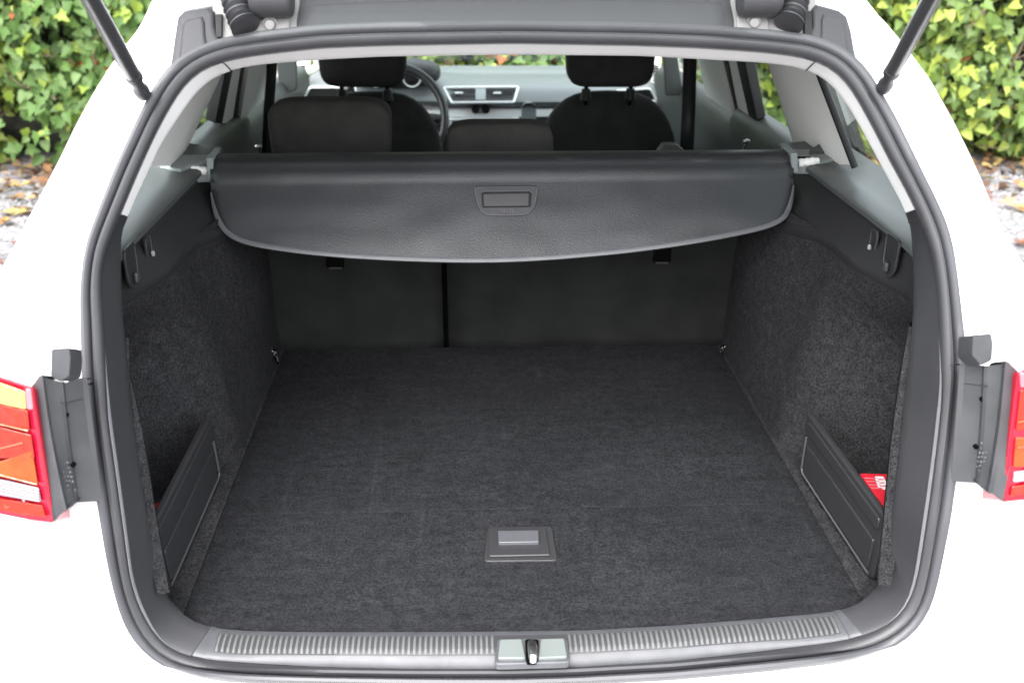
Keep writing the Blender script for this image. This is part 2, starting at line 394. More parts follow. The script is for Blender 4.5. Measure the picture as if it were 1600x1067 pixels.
# closers over the joints between the trim pieces
def joint(i, j, m):
    rows = trim_rows([i, j], .006 if P_inn[i].z > .9 else .014, 8)
    rows = [[p+Vector((0, .0015, -.0006)) for p in r_] for r_ in rows]
    return rows
MT['joint'] = mat('joint_shadow_gap', (0.038, 0.038, 0.038), .7)
for i in range(NA):
    j = (i+1) % NA
    ks = [tuple((isH(q), isPL(q), isPR(q), isS(q))) for q in (i, j)]
    if ks[0] != ks[1]:
        big = 'trim_white' if (up(i) and up(j)) else ('sill' if P_inn[i].z < .8 else 'plastic')
        rows = joint(i, j, big)
        # piece on the far side of the joint, ending just short of it
        a = [[r_[0], r_[0].lerp(r_[1], .90)] for r_ in rows]
        grid('trim_end', a, big, car)
        grid('trim_joint', [[r_[0].lerp(r_[1], .88)+Vector((0, .001, -.0008)), r_[1]+Vector((0, .001, -.0008))] for r_ in rows], 'joint', car)

# sill ribs (a moulded tread: one part)
mb = MB()
def sill_at(x, t):
    best = min(range(len(runS)-1), key=lambda k: abs((P_inn[runS[k]].x+P_inn[runS[k+1]].x)/2-x))
    i, j = runS[best], runS[best+1]
    def pt_(q):
        A = P_inn[q]+nrm_at(P_inn[q].z)*-.001; B = P_tri[q]; C = A.lerp(B, .35)+nrm_at(A.z)*.016
        return A*(1-t)**2+C*2*t*(1-t)+B*t*t
    a, b = pt_(i), pt_(j); s_ = (x-a.x)/(b.x-a.x) if abs(b.x-a.x) > 1e-6 else 0
    return a.lerp(b, s_)
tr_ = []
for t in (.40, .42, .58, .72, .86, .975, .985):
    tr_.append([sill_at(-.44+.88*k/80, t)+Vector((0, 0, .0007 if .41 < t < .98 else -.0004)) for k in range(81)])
MT['groove_shade'] = mat('groove_shade_dark', (.022, .022, .024), .6)  # dark colour paints in the recess shade between the ribs
grid('groove_shade_strip', tr_, 'groove_shade', sillp)
x = -.437
while x < .437:
    if not (-.052 < x < .048):
        n0 = len(mb.v); hw = .0021
        prof = [sill_at(x, t) for t in (.44, .58, .72, .86, .965)]
        for k, p in enumerate(prof):
            h = .0022 if 0 < k < 4 else .0009
            mb.v += [Vector((x-hw, p.y, p.z+.0006)), Vector((x-hw*.7, p.y, p.z+h)), Vector((x+hw*.7, p.y, p.z+h)), Vector((x+hw, p.y, p.z+.0006))]
        for k in range(4):
            for c in range(3): a = n0+k*4+c; mb.f.append((a, a+1, a+5, a+4))
    x += .0078
ribs = mb.build('tread_ribs', mat('rib_plastic', (.075, .077, .077), .5, bump=('noise', 900, .6)), sillp, smooth=False); ribs['kind'] = 'stuff'

# --- striker in the middle of the sill
st = MB()
o1 = [atz(772, 1040, .633), atz(777, 1000, .633), atz(886, 999, .633), atz(891, 1037, .633)]
o1 = rounded(o1, .008)
strk = st.prism([p+Vector((0, 0, .0035)) for p in o1], (0, 0, -.011)).build('striker_plate', 'sill', car, bevel=.0015)
for q in ([(778, 1034), (781, 1005), (815, 1004), (821, 1034)], [(841, 1034), (845, 1004), (881, 1003), (886, 1032)]):
    MB().prism([p+Vector((0, 0, .0075)) for p in rounded([atz(a, b, .633) for a, b in q], .003)], (0, 0, -.006)).build('striker_cap', 'striker_cap', strk, bevel=.0012)
MB().prism([p+Vector((0, 0, .0045)) for p in rounded([atz(822, 1040, .633), atz(820, 1002, .633), atz(842, 1002, .633), atz(840, 1039, .633)], .005)], (0, 0, -.003)).build('striker_slot', 'hole', strk)
pa = atz(826, 1008, .648); pb = atz(833, 1036, .640)
MB().tube([atz(831, 1005, .640), atz(832, 1011, .648), atz(833, 1026, .647), atz(833, 1035, .641)], [.0062, .0068, .006, .0045], 12).build('striker_pin', 'steel', strk)

# --- load floor
FZ = .62
def fl(x, y, z=FZ): return Vector((x, y, z))
fg = [[], []]
rows = []
ys = [.052+k*(1.062-.052)/40 for k in range(41)]; 
crease = atz(800, 795, FZ).y
ys = sorted([y_ for y_ in ys if abs(y_-crease) > .006]+[crease-.004, crease-.0015, crease, crease+.0015, crease+.004])
for y_ in ys:
    row = []
    for k in range(33):
        xx = -.507+1.014*k/32
        z_ = FZ + .0012*noise.noise(Vector((xx*4, y_*4, 0)))
        if abs(y_-crease) < .0012: z_ -= .0012
        if y_ < .09: 
            lim = .47+.037*sst((y_-.05)/.1); xx *= lim/.507
        if k in (0, 32): z_ -= .004
        row.append(Vector((xx, y_, z_)))
    rows.append(row)
lfl = grid('load_floor', rows, 'floor_carpet', car)
mesh('floor_pan', [fl(-.75, .02, .596), fl(.75, .02, .596), fl(.75, 1.10, .596), fl(-.75, 1.10, .596)], [(0, 1, 2, 3)], 'hole', car)
for s in (-1, 1):   # strip of carpet beside the board, running into the storage well
    rows = []
    for y_ in [.07+k*.995/24 for k in range(25)]:
        rows.append([Vector((s*xx, y_, z_)) for xx, z_ in ((.508, FZ-.006), (.5085, FZ-.001), (.53, FZ+.0005), (.60, FZ), (.70, FZ))])
    grid('floor_edge_carpet', rows, 'carpet', car)
# handle in the floor
hf = MB().prism(rounded([atz(756, 876, FZ+.003), atz(762, 823, FZ+.003), atz(862, 822, FZ+.003), atz(871, 875, FZ+.003)], .008), (0, 0, -.006)).build('floor_handle', 'divider', lfl, bevel=.001)
hf2 = MB().prism([p+Vector((0, 0, .0035)) for p in rounded([atz(764, 871, FZ+.003), atz(763, 828, FZ+.003), atz(853, 827, FZ+.003), atz(860, 869, FZ+.003)], .004)], (0, 0, -.003)).build('floor_handle_flap', 'divider', lfl, bevel=.0015)
hf3 = MB().prism([p+Vector((0, 0, .009)) for p in rounded([atz(779, 854, FZ+.003), atz(778, 836, FZ+.003), atz(841, 835, FZ+.003), atz(842, 853, FZ+.003)], .002)], (0, 0, -.008)).build('floor_handle_grip', mat('worn_grip', (0.0646, 0.0646, 0.0722), .35), lfl, bevel=.001)

# --- carpeted side walls
def wallx(y, z):
    t = (z-FZ)/.42
    arch = .513+.06*max(0, t)*(1-sst((y-.62)/.34))
    rec = .675-.06*sst((z-.86)/.16)-.02*sst((FZ+.1-z)/.1)
    s_ = sst((y-.36+.10*sst((z-.9)/.2))/.24)
    xx = lerp(rec, arch, s_)
    return xx + .005*noise.noise(Vector((y*5, z*5, 1)))
for s in (-1, 1):
    rows = []
    ysw = [.163, .166, .175, .20]+[.22+k*.86/44 for k in range(45)]
    zs = [FZ-.004+k*(.412)/24 for k in range(25)]
    for y_ in ysw:
        row = []
        for z_ in zs:
            base = interp(YP2, z_)+.0
            yy = y_
            xx = wallx(max(y_, .2), z_)
            if y_ <= .175: xx = {.163: .552, .166: .60, .175: .65}[y_]
            row.append(Vector((s*xx, max(yy, .163)+ (0 if y_ > .18 else max(0, interp(YP2, z_)-.155)), z_)))
        rows.append(row)
    wl = grid('side_wall', rows, 'carpet', car)
    # fuzzy edge of the panel standing proud of the trim
    pts = [(196, 560), (201, 600), (212, 660), (224, 730), (236, 800), (249, 870), (262, 925)] if s < 0 else [(1423, 510), (1420, 560), (1412, 640), (1404, 710), (1396, 790), (1387, 855), (1376, 912)]
    wd = [1, 6, 9, 9, 8, 7, 3] if s < 0 else [2, 10, 15, 16, 15, 12, 4]
    rr = []
    for (a, b), w_ in zip(pts, wd):
        a -= 0; yy = interp(YP2, aty(a, b, .14).z)+.006
        p0 = aty(a+s*16, b, yy); p1 = aty(a-s*w_*.85, b, yy+.004); p2 = p1+Vector((-s*-.003, .012, 0))
        rr.append([p0, p0.lerp(p1, .3)+Vector((0, -.003, 0)), p0.lerp(p1, .7)+Vector((0, -.003, 0)), p1, p2, p2+Vector((s*.012, .010, 0))])
    grid('carpet_edge', rr, carpet_mat('cut_carpet_edge', (.017, .017, .018), .25, 2.2, 0, 420), wl)
    # plastic band between carpet and ledge
    rows = []
    for y_ in [.19+k*.86/30 for k in range(31)]:
        zb = 1.018-.035*sst((y_-.55)/.3)-.03*sst((.35-y_)/.12)
        xb = lerp(.607, .60, sst((y_-.3)/.4))
        wx = wallx(y_, min(zb, 1.02))
        rows.append([Vector((s*(wx+.004), y_, zb-.012)), Vector((s*min(wx-.003, xb), y_, zb)), Vector((s*min(wx-.003, xb)*.999, y_, zb+.012)), Vector((s*xb, y_, 1.075)), Vector((s*(xb+.002), y_, 1.086)), Vector((s*(xb+.02), y_, 1.088))])
    bd = grid('upper_side_panel', rows, 'plastic_dark', car)
    # ledge under the quarter window
    rows = []
    for y_ in [.20, .24, .28, .33, .38, .5, .6, .7, .8, .86, .95, 1.03]:
        xi = lerp(.598, .592, sst((y_-.34)/.5)); 
        if y_ < .34: xi = .598+.0*(.34-y_)
        dz = -.03*sst((.36-y_)/.16)
        xo = sidex(1.1)+.02
        rows.append([Vector((s*(xi+.004), y_, 1.089+dz)), Vector((s*(xi-.002), y_, 1.093+dz)), Vector((s*(xi-.001), y_, 1.100+dz)), Vector((s*(xi+.006), y_, 1.104+dz)), Vector((s*.64, y_, 1.107+dz)), Vector((s*.675, y_, 1.112+dz)), Vector((s*xo, y_, 1.125+dz))])
    grid('side_ledge', rows, 'ledge', car)
    # outer lower body liner so that nothing shows through
    grid('inner_liner', [[Vector((s*.74, y_, z_)) for z_ in (.55, 1.03)] for y_ in (.30, 1.0)], 'hole', car)
    # hooks
    for (px, py, h, w_) in (((201, 418, 38, 10), (228, 388, 26, 6)) if s < 0 else ((1396, 402, 38, 12), (1369, 378, 26, 8))):
        c = atx(px, py, s*.598); big_ = h > 30
        hh = .034 if big_ else .02; ww = .026 if big_ else .014
        ol = rounded([c+Vector((0, -ww, hh)), c+Vector((0, ww, hh)), c+Vector((0, ww*.9, -hh*.6)), c+Vector((0, 0, -hh)), c+Vector((0, -ww*.9, -hh*.6))], .012)
        hk = MB().prism([p+Vector((-s*.001, 0, 0)) for p in ol], (-s*.004, 0, 0)).build('bag_hook', 'plastic_dark', bd, bevel=.0012)
        MB().tube([p+Vector((-s*.005, 0, 0)) for p in ol]+[ol[0]+Vector((-s*.005, 0, 0))], .0012, 6).build('hook_rim', 'plastic', bd)
        MB().box(c+Vector((-s*.010, 0, -hh*.45)), (.006, ww*.5, hh*.45)).build('hook_clip', 'grey_pale' if not big_ else 'bracket', bd, bevel=.002)
    # lashing eye
    c = atx(423, 556, -.517) if s < 0 else atx(1135, 549, .519)
    c.z = max(c.z, .655) if False else c.z
    base = [c+Vector((s*.002, .016*math.cos(a), .021*math.sin(a))) for a in [2*math.pi*k/16 for k in range(16)]]
    le = MB().prism(base, (-s*.006, 0, 0)).build('lashing_eye', 'plastic_dark', car, bevel=.001)
    rg_ = [c+Vector((-s*(.009+.005*(1-math.cos(a_))/2), .0085*math.sin(a_)*(1+.25*math.cos(a_)), -.002+.0165*math.cos(a_))) for a_ in [2*math.pi*k/20 for k in range(21)]]
    MB().tube(rg_, .0019, 8, cap=False).build('lashing_ring', 'chrome', le)
    MB().tube([c+Vector((-s*.004, 0, .012)), c+Vector((-s*.010, 0, .010)), c+Vector((-s*.011, 0, .006))], .0045, 10).build('lashing_boss', 'chrome', le)
    # divider of the side storage well
    if s < 0: q = [(330, 648), (345, 742), (263, 928), (226, 860)]
    else: q = [(1260, 643), (1249, 735), (1362, 908), (1393, 815)]
    bf = atz(*q[1], FZ+.002); bn = atz(*q[2], FZ+.002)
    tf = aty(*q[0], bf.y-.005); tn = tf+(bn-bf)*1.02; 
    nn = (bn-bf).cross(Vector((0, 0, 1))).normalized()*.012
    if nn.x*s < 0: nn = -nn
    dp = MB().prism(rounded([bf, bn, tn, tf], .012), nn).build('storage_divider', 'divider', car, bevel=.003)
    def dq(u, v, off=.0): return bf.lerp(bn, u).lerp(tf.lerp(tn, u), v)-nn.normalized()*off
    MB().prism(rounded([dq(.09, .12, .0045), dq(.96, .12, .0045), dq(.96, .58, .0045), dq(.09, .58, .0045)], .004), nn.normalized()*.005).build('divider_panel', 'divider', dp, bevel=.0015)
    MB().prism(rounded([dq(.05, .74, .003), dq(.97, .74, .003), dq(.97, .92, .003), dq(.05, .92, .003)], .006), nn.normalized()*.004).build('divider_rib', 'divider', dp, bevel=.002)
    MB().tube([dq(.055, .66, .002), dq(.05, .12, .003), dq(.07, .07, .003), dq(.97, .07, .003)], .0022, 8).build('divider_bead', mat('bead', (0.0532, 0.0532, 0.057), .45), dp)

# --- rear seat backs (split)
def seatpt(px, py, y): return aty(px, py, y)
def sback(x0, x1, name):
    rows = []
    for k in range(11):
        z_ = .60+.46*k/10; y_ = 1.064-.11*k/10
        row = []
        for j in range(13):
            u = j/12; xx = lerp(x0, x1, u); e = min(u, 1-u)*(x1-x0)
            yy = y_+.010*(1-sst(e/.012))
            row.append(Vector((xx, yy, z_)))
        rows.append(row)
    o = grid(name, rows, 'seatback', car, solid=.06, soff=1)
    return o
gx = aty(692, 500, 1.04).x
b1 = sback(-.60, gx, 'rear_seat_back'); b2 = sback(gx+.012, .60, 'rear_seat_back')
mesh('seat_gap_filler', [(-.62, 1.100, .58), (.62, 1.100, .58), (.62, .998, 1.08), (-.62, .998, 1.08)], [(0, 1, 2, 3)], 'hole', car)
for px, py, par in ((524, 410, b1), (1034, 402, b2)):
    c = aty(px, py, .997)
    rt_ = MB().box(c+Vector((0, -.002, .006)), (.038, .008, .036)).build('latch_recess', 'hole', par, bevel=.003)
    MB().box(c+Vector((0, -.008, -.010)), (.028, .006, .0035)).build('latch_loop', 'plastic', par, bevel=.001)
# rear bench top, cushions out of sight, headrests
pillow('rear_seat_cushion', (0, 1.35, .62), (1.2, .5, .16), 'fabric', car, 5)
rh = pillow('rear_headrest', aty(514, 208, 1.12)+Vector((0, .045, -.015)), (.266, .09, .165), 'fabric_head', car, 7, taper=-.03, q=5)
rh2 = pillow('rear_headrest', aty(782, 232, 1.08)+Vector((0, .04, -.01)), (.236, .08, .125), 'fabric_head', car, 7, taper=.02, q=5)

# --- front seats
for name, cx0, cx1, top, bx0, bx1, btop, s in (('d', 497, 635, 70, 462, 698, 150, -1), ('p', 886, 1024, 70, 836, 1070, 151, 1)):
    y_ = 2.05
    a = aty(cx0, 120, y_); b = aty(cx1, 120, y_); c0 = aty((cx0+cx1)/2, 139, y_)
    fs_ = pillow('front_seat', (aty((bx0+bx1)/2, 200, y_+.03).x, y_+.07, .70), (aty(bx1, 215, y_).x-aty(bx0, 215, y_).x, .13, .56+.0), 'fabric', car, 3.2, q=3.0, rx=R(-8), taper=.10)
    zt = aty(950, 151, y_).z
    for v in fs_.data.vertices: pass
    dz = zt-max(v.co.z for v in fs_.data.vertices)
    for v in fs_.data.vertices: v.co.z += dz
    hd = pillow('headrest', ((a.x+b.x)/2, y_+.05, c0.z+.095), (b.x-a.x, .11, .19), 'fabric', fs_, 7, q=5, taper=-.03)
    for dx in (-.07, .07):
        MB().tube([((a.x+b.x)/2+dx, y_+.05, c0.z+.02), ((a.x+b.x)/2+dx, y_+.055, c0.z-.06)], .007, 10).build('headrest_post', 'chrome', fs_)
        MB().tube([((a.x+b.x)/2+dx, y_+.053, zt+.014), ((a.x+b.x)/2+dx, y_+.053, zt-.02)], [.013, .018], 12).build('post_collar', 'plastic_black', fs_)
    pillow('seat_cushion', ((a.x+b.x)/2, 2.4, .42), (.5, .5, .16), 'fabric', fs_, 5)

# --- dashboard
dr = []
for py, y_ in ((103, 3.62), (107, 3.52), (112, 3.38), (114, 3.34), (116, 3.30), (125, 3.16), (135, 3.05), (148, 2.97), (160, 2.945), (167, 2.955), (170, 2.985)):
    z_ = aty(752, py, y_).z
    if py == 114: z_ -= .012
    row = []
    for k in range(31):
        x_ = -.74+1.48*k/30
        hump = .035*math.exp(-((x_+.36)/.17)**2)*sst((y_-2.9)/.15)*sst((3.45-y_)/.2)
        row.append(Vector((x_, y_+.03*(x_/.7)**2, z_+hump-.018*(abs(x_)/.7)**3)))
    dr.append(row)
dsh = grid('dashboard', dr, 'dash', car)
z0 = aty(752, 170, 2.985).z; z1 = aty(752, 183, 2.95).z
grid('silver_strip', [[Vector((-.72+1.44*k/20, 2.955+.03*((-.72+1.44*k/20)/.7)**2+dy, z_)) for k in range(21)] for z_, dy in ((z0, .006), (z0-.006, 0), (z1, -.004), (z1-.004, .01))], 'silver', dsh)
z2 = aty(752, 260, 2.9).z
grid('lower_dashboard', [[Vector((-.72+1.44*k/20, yy, z_)) for k in range(21)] for z_, yy in ((z1, 2.965), (z2, 2.93), (.35, 2.95))], 'plastic_dark', dsh)
MB().prism(rounded([aty(692, 186, 2.92), aty(812, 184, 2.92), aty(806, 262, 2.92), aty(712, 262, 2.92)], .01), (0, .03, 0)).build('centre_console', 'silver', dsh, bevel=.004)
rd = MB().prism(rounded([aty(706, 189, 2.915), aty(799, 187, 2.915), aty(796, 240, 2.915), aty(714, 240, 2.915)], .006), (0, .02, 0)).build('radio', 'plastic', dsh, bevel=.002)
vf = [(693, 137), (810, 136), (803, 160), (706, 161)]
def vy(py): return lerp(3.020, 2.925, (py-137)/24)
vp = [aty(a, b, vy(b)-.008) for a, b in vf]
MB().prism(rounded([aty(a+3*(1 if a < 750 else -1), b+(2 if b < 150 else -2), vy(b)-.006) for a, b in vf], .006), (0, .02, -.005)).build('vent_cavity', 'plastic_black', dsh)
rv = rounded(vp, .010, 5); MB().tube(rv+[rv[0], rv[1]], .0048, 8, cap=False).build('vent_frame', 'silver', dsh)
MB().prism([aty(a, b, vy(b)-.012) for a, b in ((743, 139), (759, 139), (759, 159), (743, 159))], (0, .012, 0)).build('vent_divider', 'grey_pale', dsh, bevel=.001)
for k in range(4):
    py = 142+k*4.6; t = (py-137)/24
    for xa, xb in ((697+13*t+3, 742), (760, 806-6*t-3)):
        MB().tube([aty(xa, py, vy(py)-.010), aty(xb, py, vy(py)-.010)], .0022, 6).build('vent_slat', 'plastic', dsh)
for xx in (717, 777):
    MB().box(aty(xx, 146, vy(146)-.016), (.032, .012, .008)).build('vent_tab', 'silver', dsh, bevel=.003)
for dx in (-8, 8):
    c = aty(751+dx, 172, 2.935); MB().tube([c, c+Vector((0, .03, 0))], [.016, .017], 16).build('dash_knob', 'plastic_black', dsh)
c = aty(826, 177, 2.85); MB().prism(rounded([aty(815, 190, 2.86), aty(815, 168, 2.86), aty(822, 161, 2.86), aty(831, 161, 2.86), aty(838, 168, 2.86), aty(838, 190, 2.86)], .008), (0, .03, 0)).build('phone_holder', 'grey_pale', dsh, bevel=.003)
MB().tube([aty(816, 168, 2.855), aty(822, 163, 2.85), aty(831, 163, 2.85), aty(837, 168, 2.855)], .006, 8).build('holder_clamp', 'plastic_black', dsh)
# steering wheel, cluster, far side vents
wc = aty(612, 186, 2.72); wr = .198; 
tilt = Matrix.Rotation(R(-24), 3, 'X')
ring = [wc+tilt @ Vector((wr*math.cos(a), 0, wr*math.sin(a))) for a in [2*math.pi*k/48 for k in range(49)]]
sw = MB().tube(ring, .0165, 12, cap=False).build('steering_wheel', mat('wheel_leather', (0.0228, 0.0228, 0.0243), .35), car)
pillow('wheel_hub', wc+Vector((0, .03, -.01)), (.17, .05, .14), 'plastic_dark', sw, 3)
for a in (0, math.pi, -math.pi/2):
    MB().tube([wc+Vector((0, .03, 0)), wc+tilt @ Vector((wr*math.cos(a), 0, wr*math.sin(a)))], [.03, .014], 8).build('wheel_spoke', 'plastic_dark', sw)
pillow('instrument_hood', (wc.x, 3.04, wc.z+.12), (.36, .2, .10), 'plastic_dark', dsh, 3)
for dx in (-.07, .07):
    c = Vector((wc.x+dx, 2.93, wc.z+.115)); MB().tube([c+Vector((.034*math.cos(a), 0, .034*math.sin(a))) for a in [2*math.pi*k/24 for k in range(25)]], .003, 6, cap=False).build('gauge_ring', 'silver', dsh)
for s in (-1, 1):
    q = [(484, 137), (556, 137), (556, 158), (474, 158)] if s < 0 else [(962, 142), (1016, 139), (1026, 158), (962, 158)]
    rv = rounded([aty(a, b, 2.93) for a, b in q], .01, 4)
    MB().prism(rv, (0, .02, 0)).build('vent_cavity', 'plastic_black', dsh)
    MB().tube(rv+[rv[0], rv[1]], .004, 8, cap=False).build('vent_frame', 'silver', dsh)

# --- greenhouse: pillars, doors, glass seen through the rear opening
def sidepanel(name, px, s, m, parent, inner=0.0, thick=.03, bevel=.004, rad=.006):
    pts = [onside(a, b, s, .68-inner) for a, b in px]
    nn = Vector((s*1, 0, .45)).normalized()*thick
    return MB().prism(rounded(pts, rad), nn).build(name, m, parent, bevel=bevel, seg=3)
def mir(): pass
# C pillars (curved trim)
for s, (ta, tb, ba, bb) in ((1, ((1182, 90), (1273, 100), (1232, 246), (1330, 248))), (-1, ((365, 100), (150+195, 100), (297, 247), (225, 270)))):
    rows = []
    if s < 0: ta, tb, ba, bb = (366, 100), (300, 100), (298, 250), (214, 250)
    for k in range(13):
        v = k/12; L_ = onside(lerp(ta[0], ba[0], v), lerp(ta[1], ba[1], v), s, .66); R_ = onside(lerp(tb[0], bb[0], v), lerp(tb[1], bb[1], v), s, .66)
        row = [L_+Vector((s*.06, .012, 0)), L_+Vector((s*.025, .010, 0))]
        for j in range(9):
            u = j/8; row.append(L_.lerp(R_, u)+Vector((s*(.022*(1-sst(u*3.2))-.008*math.sin(u*math.pi)), 0, 0)))
        row += [R_+Vector((s*.004, .006, 0)), R_+Vector((s*.006, .02, 0))]
        rows.append(row)
    # carry the pillar up to the roof and down behind the ledge
    topd = (rows[0][6]-rows[12][6])/12
    rows = [[p+topd*6 for p in rows[0]]]+rows+[[p-topd*.7 for p in rows[12]]]
    grid('centre_pillar_trim', rows, 'trim', car, angle=70)
def quad_side(name, s, y0t, y0b, y1t, y1b, zt, zb, m, inner=0, thick=.03, bevel=.004):
    X = lambda z: sidex(z, .68-inner)
    pts = [Vector((s*X(zt), y0t, zt)), Vector((s*X(zt), y1t, zt)), Vector((s*X(zb), y1b, zb)), Vector((s*X(zb), y0b, zb))]
    nn = Vector((s*1, 0, .45)).normalized()*thick
    return MB().prism(rounded(pts, .005), nn).build(name, m, car, bevel=bevel, seg=3)
def sstrip(name, s, top, bot, m, inner, thick, z_top=1.40, rad=.004):
    """a raked strip on the side plane through two pixel edges (top pair, bottom pair), carried up to the roof"""
    a, b = [onside(*p, s, .68-inner) for p in top]; c, d = [onside(*p, s, .68-inner) for p in bot]
    k = (z_top-a.z)/(a.z-d.z) if a.z != d.z else 0
    a2 = a+(a-d)*k; b2 = b+(b-c)*k
    nn = Vector((s*1, 0, .45)).normalized()*thick
    return MB().prism(rounded([a2, b2, b, c, d, a], rad), nn).build(name, m, car, bevel=.003, seg=2)
# B pillars and door frames, front to rear
sstrip('door_pillar_trim', 1, [(1090, 92), (1124, 96)], [(1147, 192), (1112, 192)], 'trim', .012, .05)
sstrip('door_pillar_trim', -1, [(391, 92), (428, 92)], [(408, 197), (374, 197)], 'trim', .012, .05)
sstrip('door_seal', 1, [(1122, 92), (1136, 93)], [(1155, 192), (1143, 192)], 'plastic', .0, .03)
sstrip('door_seal', -1, [(381, 92), (394, 92)], [(378, 197), (364, 197)], 'plastic', .0, .03)
sstrip('door_frame', 1, [(1134, 92), (1150, 93)], [(1172, 190), (1153, 190)], 'trim', -.004, .03)
sstrip('door_frame', -1, [(366, 95), (382, 95)], [(366, 193), (347, 193)], 'trim', -.004, .03)
sstrip('window_channel', 1, [(1149, 92), (1163, 93)], [(1183, 188), (1170, 188)], 'plastic_dark', -.004, .025)
sstrip('window_channel', -1, [(355, 98), (367, 98)], [(348, 193), (336, 193)], 'plastic_dark', -.004, .025)
sidepanel('lower_pillar_trim', [(1114, 190), (1141, 190), (1141, 262), (1118, 262)], 1, 'plastic_black', car, .03, .05)
sidepanel('lower_pillar_trim', [(381, 196), (410, 196), (406, 262), (376, 262)], -1, 'plastic_black', car, .03, .05)
# rear door inner panels: bulging shelf below the glass
for s in (-1, 1):
    for nm, y0, y1, zt in (('rear_door_trim', 1.02, 1.86, 1.045), ('front_door_trim', 1.86, 3.1, 1.0)):
        rows = []
        for k in range(13):
            y_ = lerp(y0, y1, k/12); zz = zt - (.02 if y0 < 1.5 else .05)*((y_-y0)/(y1-y0))
            row = []
            for x_, z_ in ((.76, zz+.005), (.735, zz+.004), (.715, zz-.008), (.70, zz-.035), (.70, zz-.09), (.685, zz-.16), (.67, zz-.3), (.70, .3)):
                row.append(Vector((s*x_, y_, z_)))
            rows.append(row)
        grid(nm, rows, 'door', car)
    # body belt inside edge and outer body side
# seat belts
def strap(name, pts, w_, par):
    rows = []
    for p in pts: rows.append([Vector(p)+Vector((-w_/2, 0, 0)), Vector(p)+Vector((w_/2, 0, 0))])
    return grid(name, rows, 'plastic_black', par, solid=.002)
strap('seat_belt', [aty(1078, 60, 1.95), aty(1078, 95, 1.93), aty(1076, 170, 1.85), aty(1072, 250, 1.8)], .040, car)
strap('seat_belt', [aty(426, 70, 1.96), aty(424, 120, 1.95), aty(420, 170, 1.9), aty(417, 250, 1.8)], .03, car)
# lock pins beside the rear seat
for px, py, dx in ((404, 229, 6), (1166, 221, -8)):
    c = aty(px, py, 1.25); e = aty(px+dx, py+20, 1.25)
    lp = MB().tube([c, e], .0022, 8).build('lock_pin', 'chrome', car)
    pillow('pin_knob', c, (.018, .012, .010), 'steel', lp, 2.2, n=6)
MB().prism(rounded([aty(1028, 240, 1.02), aty(1038, 227, 1.02), aty(1058, 227, 1.02), aty(1075, 241, 1.02)], .004), (0, .03, 0)).build('seat_release', 'plastic', b2, bevel=.003)
# A pillar trims with demister grilles
for s, q in ((-1, [(463, 84), (486, 84), (482, 122), (466, 136), (463, 120)]), (1, [(1014, 80), (1034, 80), (1032, 112), (1024, 132), (1018, 130)])):
    ap = MB().prism(rounded([aty(a, b, 3.15) for a, b in q], .01), (0, .03, 0)).build('front_pillar_trim', 'trim', car, bevel=.003)
    c0 = q[0][0]+ (9 if s < 0 else 10)
    for k in range(6):
        c = aty(c0+1, 104+k*4.4, 3.145); MB().box(c, (.020, .006, .006)).build('grille_slot', 'hole', ap)
    # front door glass corner: mirror foot, dark sail panel
    q2 = [(432, 88), (463, 88), (464, 140), (436, 150)] if s < 0 else [(1036, 84), (1058, 84), (1068, 150), (1040, 150)]
    MB().prism(rounded([aty(a, b, 2.6) for a, b in q2], .01), (0, .02, 0)).build('door_sail_panel', 'door', car, bevel=.003)

# --- glass panes
def pane(name, pts, m='glass'):
    return mesh(name, pts, [tuple(range(len(pts)))], m, car, smooth=False)
for s in (-1, 1):
    X = lambda z: sidex(z, .715)
    pane('quarter_window', [Vector((s*X(1.10), .30, 1.10)), Vector((s*X(1.10), .88, 1.10)), Vector((s*X(1.42), .92, 1.42)), Vector((s*X(1.42), .62, 1.42))])
    pane('rear_door_window', [Vector((s*X(.98), 1.02, .98)), Vector((s*X(.98), 1.78, .98)), Vector((s*X(1.42), 1.72, 1.42)), Vector((s*X(1.42), 1.10, 1.42))])
    pane('front_door_window', [Vector((s*X(.93), 1.9, .93)), Vector((s*X(.93), 3.2, .93)), Vector((s*X(1.42), 2.75, 1.42)), Vector((s*X(1.42), 1.84, 1.42))])
    # black rubber along the rear edge of the centre pillar (seen against the quarter glass)
    if s > 0: tp = [onside(1274, 100, 1, .653), onside(1336, 262, 1, .653)]
    else: tp = [onside(300, 104, -1, .664), onside(214, 246, -1, .664)]
    MB().tube([tp[0]+(tp[0]-tp[1])*.6, tp[0], tp[1]], .0065, 8).build('window_rubber', 'plastic_black', car)
    # belt-line ledge outside the panes and outer skin of the sides
    grid('shoulder_panel', [[Vector((s*x_, y_, z_)) for x_, z_ in ((.765, zc-.05), (.772, zc-.03), (.785, zc-.03), (.83, zc-.05), (.875, zc-.14), (.895, zc-.3), (.90, .55), (.87, .30), (.80, .22))] for y_, zc in ((.60, 1.09), (1.0, 1.07), (1.8, 1.01), (2.6, .955), (3.2, .92), (3.9, .87))], 'paint', car)
pane('windscreen', [Vector((-.70, 3.60, .90)), Vector((.70, 3.60, .90)), Vector((.58, 2.78, 1.43)), Vector((-.58, 2.78, 1.43))], 'glass_ws')
